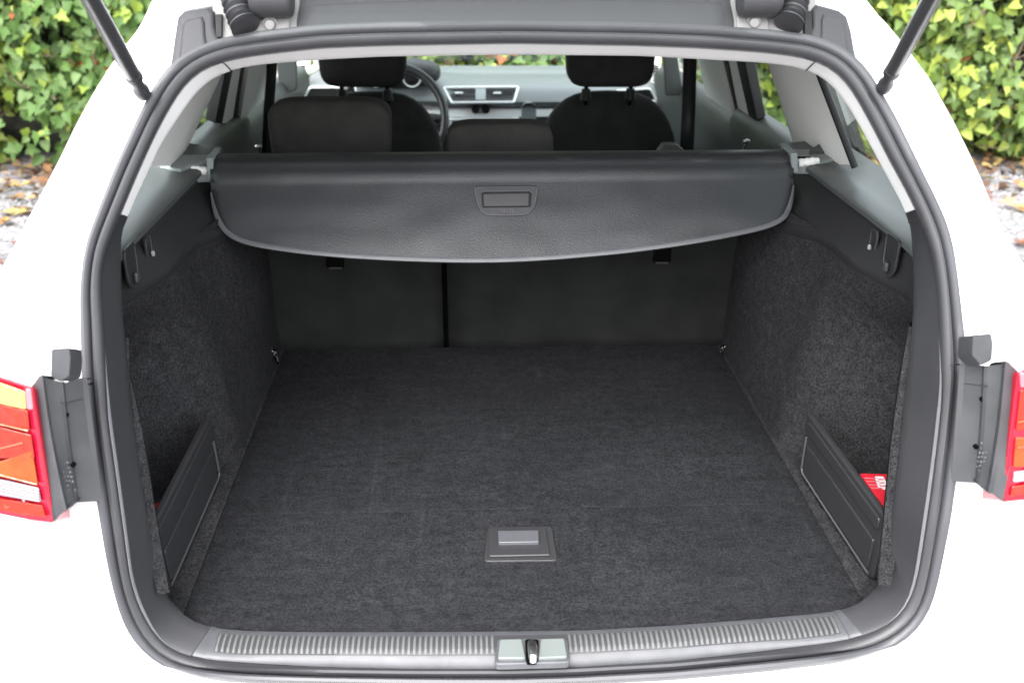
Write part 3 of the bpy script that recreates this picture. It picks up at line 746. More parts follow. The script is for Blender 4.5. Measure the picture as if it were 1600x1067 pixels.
# exterior pillars
def bar(name, a, b, w_, m='paint'):
    return MB().tube([a, b], w_, 8).build(name, m, car)
for s in (-1, 1):
    bar('front_pillar', (s*.725, 3.62, .90), (s*.60, 2.76, 1.45), .03)
    MB().prism([Vector((s*.765, 1.76, .98)), Vector((s*.775, 1.90, .96)), Vector((s*.57, 1.83, 1.44)), Vector((s*.57, 1.73, 1.44))], (s*.012, 0, 0)).build('door_pillar', 'plastic_black', car)
    MB().prism([Vector((s*.745, .90, 1.06)), Vector((s*.755, 1.03, 1.04)), Vector((s*.585, 1.08, 1.44)), Vector((s*.585, .94, 1.44))], (s*.012, 0, 0)).build('centre_pillar', 'plastic_black', car)
# roof and headliner
rr = []; hl = []
for k in range(15):
    y_ = lerp(.46, 2.82, k/14); c = 1.475+.045*math.sin(math.pi*(k/14)**.8)
    rr.append([Vector((x_, y_, c-.02-.34*max(0, abs(x_)-.30)**1.6*2.0)) for x_ in [-.62+1.24*j/20 for j in range(21)]])
    hl.append([Vector((x_*.93, y_, c-.055-.30*max(0, abs(x_)-.30)**1.6*2.0)) for x_ in [-.62+1.24*j/20 for j in range(21)]])
grid('roof_skin', rr, 'paint', car); grid('headliner', hl, 'trim', car)
for s in (-1, 1):
    MB().tube([(s*.54, y_, 1.44) for y_ in (.6, 1.2, 2.0, 2.8)], .028, 8).build('roof_rail', 'paint', car)

# --- rear outer shell: flange, step, bumper shoulder, silhouette
SIL_L = [(262, -60), (262, 0), (205, 60), (150, 145), (100, 235), (60, 312), (28, 372), (0, 432), (-40, 510)]
SIL_R = [(1300, -60), (1338, 0), (1378, 28), (1411, 70), (1448, 130), (1490, 215), (1522, 285), (1560, 352), (1600, 425), (1650, 520)]
TS = [(z_, y_+.33) for z_, y_ in YP]
ol = [onsurf(a, b, TS) for a, b in SIL_L]+[onsurf(a, b, TS) for a, b in SIL_R]
ol = [p for p in ol]
for s in (-1, 1):
    ol += [Vector(p) for p in ((s*.885, .36, .93), (s*.90, .33, .80), (s*.905, .30, .66), (s*.90, .26, .50), (s*.86, .20, .34), (s*.70, .06, .27), (s*.40, -.05, .255))]
ol += [Vector((0, -.07, .25))]+[Vector((x_, .50, 1.485-.05*abs(x_))) for x_ in (-.45, -.3, -.15, 0, .15, .3, .45)]
CZ = 1.0
def byang(pts):
    a = sorted(((math.atan2(p.z-CZ, p.x), p) for p in pts), key=lambda t: t[0])
    return [(a[-1][0]-2*math.pi, a[-1][1])]+a+[(a[0][0]+2*math.pi, a[0][1])]
def pick(tab, th):
    for p, q in zip(tab, tab[1:]):
        if p[0] <= th <= q[0]: return p[1].lerp(q[1], (th-p[0])/max(1e-6, q[0]-p[0]))
tabO = byang(ol)
bump = byang([Vector(p) for p in ((0, -.14, .50), (-.35, -.13, .50), (.35, -.13, .50), (-.62, -.09, .52), (.62, -.09, .52), (-.76, .0, .56), (.76, 0, .56), (-.82, .08, .66), (.82, .08, .66), (-.84, .12, .80), (.84, .12, .80), (-.83, .18, .98), (.83, .18, .98))]+[ (p[1]*1.0) for p in tabO[1:-1] if p[1].z > 1.05])
rings = [[] for _ in range(9)]
for i in range(NA):
    P = P_out[i]; th = math.atan2(P.z-CZ, P.x); O = pick(tabO, th); B = pick(bump, th)
    n = nrm_at(P.z); outd = Vector((P.x, 0, P.z-CZ)).normalized()
    rings[0].append(P-n*.008-outd*.012)
    P = P+Vector((0, .022*sst((P.z-1.27)/.1), 0)); sl = (.85 if P.z > 1.3 else .6)*sst((P.z-1.1)/.1)*max(0, outd.z); up_ = lambda d: Vector((0, sl*d, 0)); q1 = P+outd*.012-n*.004+up_(.012); rings[1].append(q1)
    low = sst((1.18-P.z)/.15)
    lamp = sst((1.18-P.z)/.12)*sst((abs(P.x)-.3)/.15)
    q2 = P+outd*.045+Vector((0, .012, 0))+up_(.045); rings[2].append(q2)
    q3 = P+outd*.066+Vector((0, -.055*lamp-.02*low+.01, 0))+up_(.066); rings[3].append(q3)
    Bm = B.copy()
    if P.z > 1.05: Bm = q3.lerp(O, .55)+Vector((0, -.03, 0))
    k2 = sst((P.z-1.0)/.12)
    Bm = B.lerp(q3.lerp(O, .5)+Vector((0, -.035, .0)), k2)
    rings[4].append(q3.lerp(Bm, .35)+Vector((0, -.008, 0))); rings[5].append(q3.lerp(Bm, .75)+Vector((0, -.008, 0)))
    rings[6].append(Bm)
    rings[7].append(Bm.lerp(O, .65)+Vector((0, -.02*(1-k2), 0)))
    rings[8].append(O)
grid('rear_body_shell', rings, 'paint', car, closed=True, angle=60)
# return of the silhouette edge (body goes on forward, quarter window opening above the belt)
rt = [[], [], []]
idx = range(NA)
for i in idx:
    O = rings[8][i]; ab = O.z > 1.06 and abs(O.x) > .55
    rt[0].append(O)
    rt[1].append(O+(Vector((-math.copysign(.03, O.x), .03, 0)) if ab else Vector((0, .25, 0))))
    rt[2].append(O+(Vector((-math.copysign(.055, O.x), -.02, 0)) if ab else Vector((0, .45, .0))))
grid('quarter_panel', rt, 'paint', car, closed=True)
# simple front of the car: bonnet, wings, front bumper
rows = []
for y_, z_, w_ in ((3.55, .845, .70), (3.8, .83, .72), (4.2, .78, .72), (4.5, .70, .68), (4.62, .60, .62), (4.64, .45, .60), (4.6, .25, .60)):
    rows.append([Vector((w_*1.18*x_, y_-.25*abs(x_)**3, z_-.06*abs(x_)**3)) for x_ in [-1+2*k/16 for k in range(17)]])
grid('bonnet', rows, 'paint', car)
# wheels
for s in (-1, 1):
    for y_ in (.98, 3.70):
        t = MB(); t.tube([(s*.66, y_, .315), (s*.67, y_, .315), (s*.86, y_, .315), (s*.875, y_, .315)], [.28, .315, .315, .28], 32)
        wh = t.build('wheel', 'tyre', car, bevel=.01)
        MB().tube([(s*.865, y_, .315), (s*.882, y_, .315)], [.22, .21], 24).build('rim', 'alloy', wh, bevel=.003)
mesh('underbody', [(-.8, .1, .3), (.8, .1, .3), (.8, 4.4, .3), (-.8, 4.4, .3)], [(0, 1, 2, 3)], 'hole', car)
mesh('cabin_floor', [(-.72, 1.1, .34), (.72, 1.1, .34), (.72, 3.4, .34), (-.72, 3.4, .34)], [(0, 1, 2, 3)], 'plastic_black', car)

# --- lamp brackets, tail lamps, rubber stops
for s in (-1, 1):
    if s < 0:
        colsT = [(50, 603, .0), (53, 600, .003), (61, 588, -.004), (66, 586, -.006), (70, 590, .010), (93, 597, .022), (98, 597, .022), (101, 598, .030), (128, 590, .052), (136, 590, .054)]
        colsB = [(84, 815, -.02), (88, 811, -.016), (97, 801, -.010), (104, 797, -.012), (108, 795, .0), (118, 786, .012), (121, 784, .010), (124, 784, .02), (152, 783, .040), (160, 783, .044)]
        mid = (2, -1)
    else:
        colsT = [(1592, 580, .0), (1588, 578, .003), (1576, 566, -.004), (1571, 564, -.006), (1566, 569, .010), (1543, 572, .022), (1538, 571, .022), (1535, 571, .030), (1508, 568, .052), (1500, 568, .054)]
        colsB = [(1567, 784, -.02), (1561, 779, -.016), (1551, 771, -.010), (1544, 770, -.012), (1540, 768, .0), (1529, 757, .012), (1526, 755, .010), (1523, 754, .02), (1493, 752, .040), (1486, 752, .044)]
    rows = []
    for k in range(9):
        v = k/8; bow = math.sin(v*math.pi)
        rows.append([aty(lerp(a[0], b[0], v)-s*-3*bow*0+ s*5*bow*(1-j/9), lerp(a[1], b[1], v), lerp(a[2], b[2], v)) for j, (a, b) in enumerate(zip(colsT, colsB))])
    # top and bottom closing flanges
    rows = [[p+Vector((0, .03, -.016)) for p in rows[0]]]+rows+[[p+Vector((0, .06, 0)) for p in rows[-1]]]
    br = grid('lamp_bracket', rows, 'bracket', car, angle=25)
    # seam line across the bracket
    sm = [aty((lerp(colsT[j][0], colsB[j][0], .17)+s*2), lerp(colsT[j][1], colsB[j][1], .17), lerp(colsT[j][2], colsB[j][2], .17)-.0012) for j in (5, 6, 7, 8)]
    MB().tube(sm, .0009, 6).build('bracket_seam', 'plastic_dark', br)
    for hx, hy in (((104, 648), (115, 725)) if s < 0 else ((1534, 623), (1524, 697))):
        c = aty(hx, hy, .0235 if hy < 680 else .016); 
        rot_ = [c+Vector((.0032*math.cos(a), -.003, .0032*math.sin(a))) for a in [2*math.pi*k/14 for k in range(14)]]
        MB().prism(rot_, (0, .004, 0)).build('bracket_hole', 'hole', br)
    # moulded marks on the bracket: small raised strokes, unreadable in the photograph
    mk = MB(); rs = random.Random(3+s)
    for kx in range(3):
        for ky in range(7):
            if rs.random() < .3: continue
            if s < 0: c = aty(97+kx*5+ky*2, 720+ky*7+rs.random()*2, .006)
            else: c = aty(1542-kx*5-ky*1.5, 690+ky*7+rs.random()*2, .006)
            mk.box(c+Vector((0, -.003, 0)), (.0022, .0012, .0008+.002*rs.random()))
    mk.build('moulded_marks', 'emboss', br, smooth=False)
    # rubber stop above the bracket
    if s < 0: q = [(80, 545), (108, 543), (110, 560), (108, 588), (94, 596), (79, 588)]; 
    else: q = [(1521, 523), (1549, 521), (1552, 536), (1550, 563), (1534, 571), (1519, 555)]
    qc = Vector((0, 0, 0)); pf = [aty(a, b, .015) for a, b in q]
    MB().prism(rounded(pf, .003), (0, .035, -.018)).build('rubber_stop', 'rubber_in' if False else 'bracket', car, bevel=.003)
    # tail lamp: outline in pixels on a plane that turns round the corner
    def tl(px, py, off=0):
        X = 50 if s < 0 else 1592
        d = (X-px if s < 0 else px-X)
        yy = -.012+.0002*max(-40, d)+6e-6*max(0, d-95)**2+off
        return aty(px, py, yy)
    def TL(pts): return [tl(a, b) for a, b in pts]
    if s < 0:
        body = [(50, 604), (84, 817), (40, 811), (0, 803), (-60, 786), (-150, 750), (-190, 690), (-150, 580), (-60, 572), (0, 588)]
        patches = [('cream', [(-60, 583), (0, 599), (39, 613), (41, 640), (0, 631), (-60, 610)]),
                   ('pink', [(39, 607), (48, 609), (52, 640), (42, 640)]),
                   ('redorange', [(-90, 618), (0, 633), (43, 642), (46, 675), (0, 664), (-110, 640)]),
                   ('redorange', [(-100, 668), (0, 668), (48, 680), (54, 716), (0, 716), (-100, 716)]),
                   ('orange', [(-100, 720), (0, 722), (50, 704), (59, 758), (0, 745), (-100, 730)]),
                   ('clear', [(-100, 742), (0, 750), (60, 763), (64, 785), (0, 774), (-100, 754)]),
                   ('redorange', [(-90, 760), (0, 780), (65, 790), (72, 808), (30, 803), (-60, 782)])]
        lines = [[(-60, 655), (0, 663), (44, 673)], [(-60, 704), (0, 701), (36, 692)], [(-60, 722), (0, 742), (58, 757)]]
    else:
        body = [(1592, 581), (1567, 785), (1610, 780), (1650, 770), (1740, 720), (1770, 650), (1740, 560), (1660, 556), (1620, 570)]
        patches = [('pink', [(1594, 584), (1625, 580), (1625, 600), (1595, 606)]),
                   ('redorange', [(1595, 610), (1680, 600), (1690, 680), (1588, 672)]),
                   ('orange', [(1588, 684), (1690, 690), (1690, 725), (1584, 730)]),
                   ('clear', [(1585, 738), (1690, 722), (1690, 742), (1583, 754)]),
                   ('redorange', [(1582, 760), (1690, 748), (1680, 756), (1579, 776)])]
        lines = [[(1590, 660), (1612, 655)], [(1588, 700), (1612, 697)]]
    tlb = MB().prism(rounded(TL(body), .006), (0, .05, -.028)).build('tail_lamp', 'red', car, bevel=.003)
    for m_, q in patches:
        MB().prism(rounded([tl(a, b, -.0025) for a, b in q], .003), (0, .003, 0)).build('lamp_lens', m_, tlb, bevel=.0006)
    for ln in lines:
        MB().tube([tl(a, b, -.003) for a, b in ln], .0012, 6).build('lens_ridge', 'cream' if False else 'orange', tlb)
    if s < 0:
        for kk in range(5):
            MB().tube([tl(-60, 744+kk*4.0, -.004), tl(0, 752+kk*4.4, -.004), tl(61, 766+kk*4.2, -.004)], .0010, 6).build('lens_ridge', 'metal_white', tlb)

# --- gas struts
for s in (-1, 1):
    a = aty(222, 144, .27) if s < 0 else aty(1382, 135, .27)
    b = aty(140, -4, .095) if s < 0 else aty(1457, -4, .095)
    d = (b-a).normalized(); e = a+d*.62
    gs = MB().tube([a+d*.035, a+d*.45], .0105, 16).build('gas_strut', 'strut', car)
    MB().tube([a+d*.44, e], .005, 12).build('strut_rod', 'chrome', gs)
    MB().tube([a-d*.010, a-d*.006, a+d*.008, a+d*.014, a+d*.024, a+d*.034, a+d*.037, a+d*.048], [.0075, .0100, .0105, .0082, .0078, .0082, .0112, .0112], 16).build('strut_socket', 'bracket' if False else 'plastic', gs)
    # slot mark and ball stud, plate on the body
    MB().tube([a+Vector((-s*-.0, .0, 0)), a+Vector((s*.012, .03, -.004))], .006, 10).build('ball_stud', 'steel', gs)
    c = a+Vector((s*.014, .035, -.006)); 
    if s > 0:   # faint printed rows on the tube
        bl = MB(); rs = random.Random(5)
        sidev = d.cross(ray(1420, 75)).normalized(); tov = (CAM-(a+d*.15)).normalized()
        for r_ in range(2):
            t_ = .045
            t_ = .062
            while t_ < .135:
                ln = rs.uniform(.0015, .004)
                p = a+d*(t_+ln/2)+sidev*(-.0025+.005*r_)+tov*.0100
                M3 = Matrix((d, sidev, tov)).transposed()
                bl.box(p, (ln, .0022, .0006), M3); t_ += ln+.0012
        bl.build('strut_print', 'blue_print', gs, smooth=False)

# --- hinge area: grey trims, cylinders, bellows, bolt plates
def yt(py): return .335-.0009*(60-py)
def tp_(px, py, off=0):
    p = onsurf(px, max(py, 30), YP, -.018+off)
    return onsurf(px, py, YP, -.018+off)
MBp = MB
def plate(name, q, m, parent, off=0, thick=.02, bevel=.003, rad=.006):
    return MB().prism(rounded([tp_(a, b, off) for a, b in q], rad), (0, thick, .0)).build(name, m, parent, bevel=bevel, seg=3)
gate = []
def along(E, t):
    k = min(int(t*(len(E)-1)), len(E)-2); f = t*(len(E)-1)-k; return (lerp(E[k][0], E[k+1][0], f), lerp(E[k][1], E[k+1][1], f))
def patch(name, L, R_, m, parent, off, nr=24, nc=16, rise=.004, back=.03, sag=0):
    """a moulded cover on the body: edges roll back round the rim"""
    rows = []
    for i in range(-2, nr+3):
        t = max(0, min(1, i/nr)); l = along(L, t); r_ = along(R_, t); row = []
        for j in range(-2, nc+3):
            u = max(0, min(1, j/nc))
            e = min(u, 1-u)*abs(r_[0]-l[0]); e2 = min(t, 1-t)*abs(L[-1][1]-L[0][1]); d = min(e, e2)
            o = rise*(1-min(1, d/4.0))**2
            if j in (-2, nc+2) or i in (-2, nr+2): o += back
            elif j in (-1, nc+1) or i in (-1, nr+1): o += .002
            p = tp_(lerp(l[0], r_[0], u), lerp(l[1], r_[1], u)+sag*4*u*(1-u)*(1-t), off)
            row.append(p+Vector((0, o, 0)))
        rows.append(row)
    return grid(name, rows, m, parent, angle=50)
c1 = patch('hinge_cover', [(286, 19), (277, 28), (272, 60), (268, 90), (265, 108)], [(325, 13), (334, 21), (335, 44), (341, 58), (352, 64)], 'panel', car, .014)
patch('cover_inset', [(291, 32), (285, 40), (282, 70), (279, 95)], [(315, 27), (319, 36), (320, 56), (323, 72)], 'panel', c1, .010, rise=.003, back=.006)
c2 = patch('hinge_cover', [(1277, 9), (1270, 17), (1271, 44), (1262, 58), (1252, 58)], [(1312, 18), (1324, 27), (1331, 50), (1336, 80), (1341, 100)], 'panel', car, .014)
patch('cover_inset', [(1287, 23), (1284, 32), (1284, 58), (1279, 63)], [(1311, 27), (1319, 36), (1323, 58), (1327, 86)], 'panel', c2, .010, rise=.003, back=.006)
ct = patch('rear_roof_trim', [(474, -40), (470, 0), (466, 16), (463, 34), (463, 47)], [(1136, -40), (1141, 0), (1145, 18), (1148, 34), (1148, 49)], 'panel', car, .014, nc=60)
patch('trim_inset', [(481, 8), (477, 16), (476, 30), (476, 44)], [(1126, 6), (1133, 14), (1134, 30), (1134, 46)], 'panel', ct, .010, nc=60, rise=.003, back=.006, sag=-7)
# white body metal behind the hinges, its shade put into the grey colour
plate('hinge_plate', [(330, 70), (332, -30), (470, -30), (468, 48)], 'metal_white', car, .021, .01)
plate('hinge_plate', [(1140, 50), (1142, -30), (1275, -30), (1276, 66)], 'metal_white', car, .021, .01)
for s in (-1, 1):
    q = [(400, 60), (402, 34), (410, 28), (452, 28), (452, 60)] if s < 0 else [(1152, 60), (1152, 27), (1198, 26), (1201, 36), (1200, 60)]
    hb = plate('hinge_foot', q, 'metal_white', car, .016, .03, .002, .003)
    bx_ = (422, 39) if s < 0 else (1178, 36)
    c = tp_(*bx_, .014); MB().tube([c, c+Vector((0, -.004, 0)), c+Vector((0, -.006, .0))], [.0075, .0075, .006], 18).build('hinge_bolt', 'metal_white', hb, bevel=.0005)
    MB().tube([c+Vector((0, .002, 0)), c+Vector((0, .0035, 0))], .0105, 18).build('bolt_washer', 'metal_white', hb)
    xa, xb = ((391, 458) if s < 0 else (1154, 1219))
    r0 = .026; cy = 2
    A = tp_(xa, cy, -.01); B = tp_(xb, cy, -.01)
    A.z += .004; B.z += .004; hx = (B-A).normalized()
    MB().tube([A, A+hx*.004, B-hx*.004, B], [r0*.8, r0, r0, r0*.8], 24).build('hinge_arm', 'plastic', car, bevel=.003)
    # bellows
    pts = []; rs_ = []
    p0 = ((384, 42) if s < 0 else (1232, 38)); p1 = ((372, 22) if s < 0 else (1240, 20)); p2 = ((360, -24) if s < 0 else (1250, -24))
    n_ = 34
    for k in range(n_+1):
        t = k/n_; px = p0[0]*(1-t)**2+2*p1[0]*t*(1-t)+p2[0]*t*t; py = p0[1]*(1-t)**2+2*p1[1]*t*(1-t)+p2[1]*t*t
        pts.append(tp_(px, py, -.002)); rs_.append((.0175+.0035*math.cos(t*math.pi*2*7.5))*(1-.12*t))
    MB().tube(pts, rs_, 20).build('cable_bellows', 'plastic', car)
    q = [(338, 58), (336, 24), (346, 24), (346, 58)] if s < 0 else [(1258, 56), (1257, 20), (1268, 18), (1269, 56)]
    plate('hinge_slot', q, 'plastic_black', car, .01, .01, .001, .001)

# --- open tailgate above (mostly out of frame)
def tgp(u, v, off=0):   # u across -1..1, v from hinge 0 to lower edge 1
    x_ = u*(.50+.06*math.sin(v*math.pi*.5)); y_ = .36-.84*v; z_ = 1.56+.72*v+.04*math.sin(v*math.pi)
    return Vector((x_, y_, z_))+Vector((0, -.49, -.87))*off*-1
def ringq(u0, u1, v0, v1): return [(u0, v0), (u1, v0), (u1, v1), (u0, v1)]
tg = MB()
def slab(name, u0, u1, v0, v1, m, o0, o1, parent=car):
    rows = []
    for k in range(9):
        v = lerp(v0, v1, k/8); rows.append([tgp(lerp(u0, u1, j/10), v, o0) for j in range(11)])
    return grid(name, rows, m, parent, solid=o1-o0, soff=1)
tgo = slab('tailgate', -1, 1, .55, 1.0, 'paint', 0, .05)
slab('tailgate_frame', -1, -.86, 0, .55, 'paint', 0, .05, tgo); slab('tailgate_frame', .86, 1, 0, .55, 'paint', 0, .05, tgo)
slab('tailgate_top', -.86, .86, 0, .10, 'paint', 0, .05, tgo)
slab('rear_window', -.86, .86, .10, .55, 'glass', .02, .026, tgo)
slab('tailgate_trim', -.9, .9, .58, .96, 'plastic', -.02, -.002, tgo)

# ================================================================== LUGGAGE COVER
lc = thing('luggage_cover', 'grey grained roller luggage cover pulled in behind the rear seats across the boot', 'luggage cover', (0, .85, 1.09))
EL = [(328, 250), (329, 285), (331, 315), (336, 338), (345, 356), (358, 369), (378, 379), (410, 386.5), (470, 395), (540, 401.5), (620, 406), (700, 408.5)]
ER = [(1240, 243), (1240, 275), (1239, 303), (1236, 322), (1230, 337), (1219, 347), (1200, 355.5), (1168, 363.5), (1110, 375), (1040, 386), (965, 395.5), (880, 403)]
def cy_(py): return lerp(.826, .715, sst(0)+(py-250)/158)
rows = []
vs_l = len(EL)
def samp(E, t):
    k = min(int(t), len(E)-2); f = t-k; return (lerp(E[k][0], E[k+1][0], f), lerp(E[k][1], E[k+1][1], f))
M_ = 44
for i in range(M_+1):
    t = i/M_*(len(EL)-1); l = samp(EL, t); r_ = samp(ER, t); row = []
    for j in range(61):
        u = j/60; px = lerp(l[0], r_[0], u); py = lerp(l[1], r_[1], u)+ (2.2*math.sin(u*math.pi)*(i/M_)**6)
        dd = py-lerp(250, 243, u)
        rid = .006*math.exp(-((dd-25)/5)**2)
        wob = .0022*noise.noise(Vector((px/90, py/45, 3)))+.0012*noise.noise(Vector((px/30, py/60, 8)))
        row.append(aty(px, py, cy_(py)-rid-wob))
    rows.append(row)
cs = grid('cover_sheet', rows, 'cover', lc, solid=.003, soff=1, angle=80)
bd_ = []
for i in range(6, M_+1): bd_.append(rows[i][0])
bd_ += rows[M_][1:-1]
for i in range(M_, 5, -1): bd_.append(rows[i][-1])
bd_ = [p+Vector((0, -.001, -.001)) for p in bd_]
# flat edge strip
er = []
for k, p in enumerate(bd_):
    a = bd_[max(0, k-1)]; b = bd_[min(len(bd_)-1, k+1)]; t = (b-a).normalized(); inw = Vector((0, -.45, .9)).cross(t); 
    nrm = Vector((0, -.85, .5)); side = nrm.cross(t).normalized()
    if side.z < 0 and abs(t.x) > .4: side = -side
    if abs(t.x) <= .4: side = Vector((-math.copysign(1, p.x), 0, 0))*.9+Vector((0, 0, .1))
    wdt = .0085*sst(min(k, len(bd_)-1-k)/10+.35)
    er.append([p-side*.0015+nrm*-.003, p-side*.001+nrm*.003, p+side*wdt*.5+nrm*.0042, p+side*wdt+nrm*.002])
for k in range(2):   # soften changes of direction
    er = [er[0]]+[[(er[i-1][c]+er[i][c]*2+er[i+1][c])/4 for c in range(4)] for i in range(1, len(er)-1)]+[er[-1]]
grid('cover_edge_strip', er, 'cover_edge', lc)
# cassette (a rounded box across) with end caps
cas = []
for k in range(31):
    px = lerp(331, 1237, k/30); py = lerp(247, 240.5, k/30)
    a = aty(px, py, .855)
    cas.append([a+Vector((0, dy, dz)) for dy, dz in ((-.026, -.050), (-.030, -.035), (-.032, -.010), (-.026, .002), (-.012, .006), (.012, .006), (.026, .002), (.03, -.02), (.026, -.05))])
grid('cassette', cas, mat('cassette_vinyl', (0.0167, 0.0175, 0.0182), .45, bump=('voronoi', 400, .5)), lc, angle=60)
for s in (-1, 1):
    q = [(322, 247), (333, 247), (333, 281), (325, 281)] if s < 0 else [(1236, 240), (1246, 240), (1247, 270), (1238, 271)]
    MB().prism(rounded([aty(a, b, .815) for a, b in q], .002), (0, .07, .004)).build('end_cap', 'grey_pale', lc, bevel=.002)
    # plug with ribs
    a = aty(324, 268, .84) if s < 0 else aty(1247, 255, .84); b = aty(292, 264, .84) if s < 0 else aty(1279, 251, .84)
    pl = MB().tube([a, a.lerp(b, .25), a.lerp(b, .28), a.lerp(b, .5), a.lerp(b, .53), a.lerp(b, .75), a.lerp(b, .78), b], [.0085, .0085, .0072, .0085, .0072, .0085, .007, .006], 12).build('end_plug', 'trim', lc)
    MB().box(a.lerp(b, .35)+Vector((0, .012, -.014)), (.055, .035, .018)).build('plug_housing', 'grey_pale', lc, bevel=.003)
    # socket housing on the ledge (fixed to the car)
    if s < 0: q = [(247, 250), (260, 243), (337, 241), (324, 253), (296, 258), (282, 264), (250, 261)]
    else: q = [(1308, 238), (1297, 234), (1222, 233), (1244, 244), (1266, 246), (1280, 252), (1312, 248)]
    MB().prism(rounded([atz(a, b, 1.112) for a, b in q], .004), (0, 0, -.025)).build('cover_socket', 'grey_pale', car, bevel=.002)
    q = [(280, 264), (298, 256), (326, 253), (326, 262), (292, 262), (288, 268)] if s < 0 else [(1244, 245), (1266, 246), (1282, 253), (1284, 260), (1278, 260), (1274, 252), (1244, 253)]
    MB().prism([aty(a, b, .868) for a, b in q], (0, .004, 0)).build('socket_slot', 'hole', car)
# right ledge bump
MB().prism(rounded([atz(1262, 236, 1.12), atz(1283, 222, 1.13), atz(1300, 220, 1.13), atz(1318, 230, 1.12), atz(1318, 240, 1.11)], .01), (0, 0, -.03)).build('ledge_bracket', 'ledge', car, bevel=.004)
# handle
def ch(px, py, off): return aty(px, py, cy_(py)-off)
ho = [(741, 291), (840, 290), (837, 312), (831, 328), (822, 335), (762, 336), (752, 331), (746, 314)]
hp = MB().prism(rounded([ch(a, b, .004) for a, b in ho], .007), (0, .003, .0)).build('cover_handle', 'plastic', lc, bevel=.0012)
rim = rounded([ch(a, b, .0045) for a, b in ho], .007)
rim_ = [p for p in rim if p.z < rim[0].z-.002] 
k0 = next(i for i, (a) in enumerate(rim) if a.z < max(p.z for p in rim)-.004)
seq = [ch(840, 293, .005), ch(837, 312, .005), ch(831, 327, .005), ch(821, 334.5, .005), ch(792, 336, .005), ch(763, 335.5, .005), ch(753, 330, .005), ch(746, 314, .005), ch(741.5, 294, .005)]
seq2 = []
for i in range(len(seq)-1):
    for k in range(4):
        t = k/4; p0 = seq[max(i-1, 0)]; p1 = seq[i]; p2 = seq[i+1]; p3 = seq[min(i+2, len(seq)-1)]
        seq2.append(.5*((2*p1)+(p2-p0)*t+(2*p0-5*p1+4*p2-p3)*t*t+(3*p1-p0-3*p2+p3)*t**3))
seq2.append(seq[-1])
MB().tube(seq2, .0016, 8).build('handle_rim', 'cover_edge', hp)
MB().prism(rounded([ch(a, b, .0046) for a, b in ((752, 299), (831, 298), (830, 324), (753, 325))], .004), (0, .002, 0)).build('handle_recess', 'plastic_black', hp)
MB().prism(rounded([ch(a, b, .0085) for a, b in ((755, 303), (827, 302), (826, 322), (756, 323))], .003), (0, .004, 0)).build('handle_grip', mat('grip_plastic', (0.0418, 0.0403, 0.0418), .4), hp, bevel=.0015)
MB().tube([ch(753, 301, .006), ch(756, 299, .006), ch(827, 298, .006), ch(831, 301, .006)], .0014, 6).build('handle_rim', 'cover_edge', hp)
# raised word PRESS
fc = bpy.data.curves.new('press_text', 'FONT'); fc.body = 'PRESS'; fc.size = .0082; fc.extrude = .0004; fc.align_x = 'CENTER'; fc.align_y = 'CENTER'; fc.space_character = 1.35
to = bpy.data.objects.new('tmp', fc); COL.objects.link(to); bpy.context.view_layer.update()
tme = bpy.data.meshes.new_from_object(to); bpy.data.objects.remove(to)
cc = ch(792, 329.5, .0055); upv = (ch(792, 320, .0055)-ch(792, 334, .0055)).normalized(); rv = Vector((1, 0, 0)); nv = rv.cross(upv).normalized()
Mx = Matrix((rv, upv, nv)).transposed().to_4x4(); Mx.translation = cc
tme.transform(Mx); tme.materials.clear(); tme.materials.append(MT['emboss'])
link(bpy.data.objects.new('press_lettering', tme), hp)

# ================================================================== RED POUCHES in the side wells
def pouch(px, s, label):
    c = Vector((s*.60, .185, FZ+.075))
    if s > 0: q = [(1343, 739), (1388, 740), (1396, 752), (1396, 780), (1392, 800), (1384, 796)]
    else: q = [(232, 788), (250, 784), (252, 800), (238, 815), (226, 812)]
    z_ = .745 if s > 0 else .69
    pts = [atz(a, b, z_) for a, b in q]
    o = MB().prism(rounded(pts, .004), (0, 0, -(z_-FZ-.002))).build('red_pouch', 'pouch', None, bevel=.004)
    tag(o, label, 'pouch')
    if s > 0:
        lb = MB().prism(rounded([atz(a, b, z_+.001) for a, b in ((1367, 744), (1380, 744), (1387, 757), (1384, 764), (1372, 761))], .002), (0, 0, -.002)).build('white_label', 'label', o)
        for k in range(4):
            MB().box(atz(1361+k*3, 747+k*5.0, z_+.0008), (.020, .0016, .001), Matrix.Rotation(-.1, 3, 'Z')).build('label_line', 'pink', o)
        for k in range(3):
            MB().box(atz(1376+k*1.5, 749+k*5.0, z_+.0016), (.008, .0014, .001)).build('label_line', 'pouch', o)
pouch(0, 1, 'bright red pouch with a white label in the well behind the right hand divider')
pouch(0, -1, 'dark red pouch corner just showing behind the divider on the left')

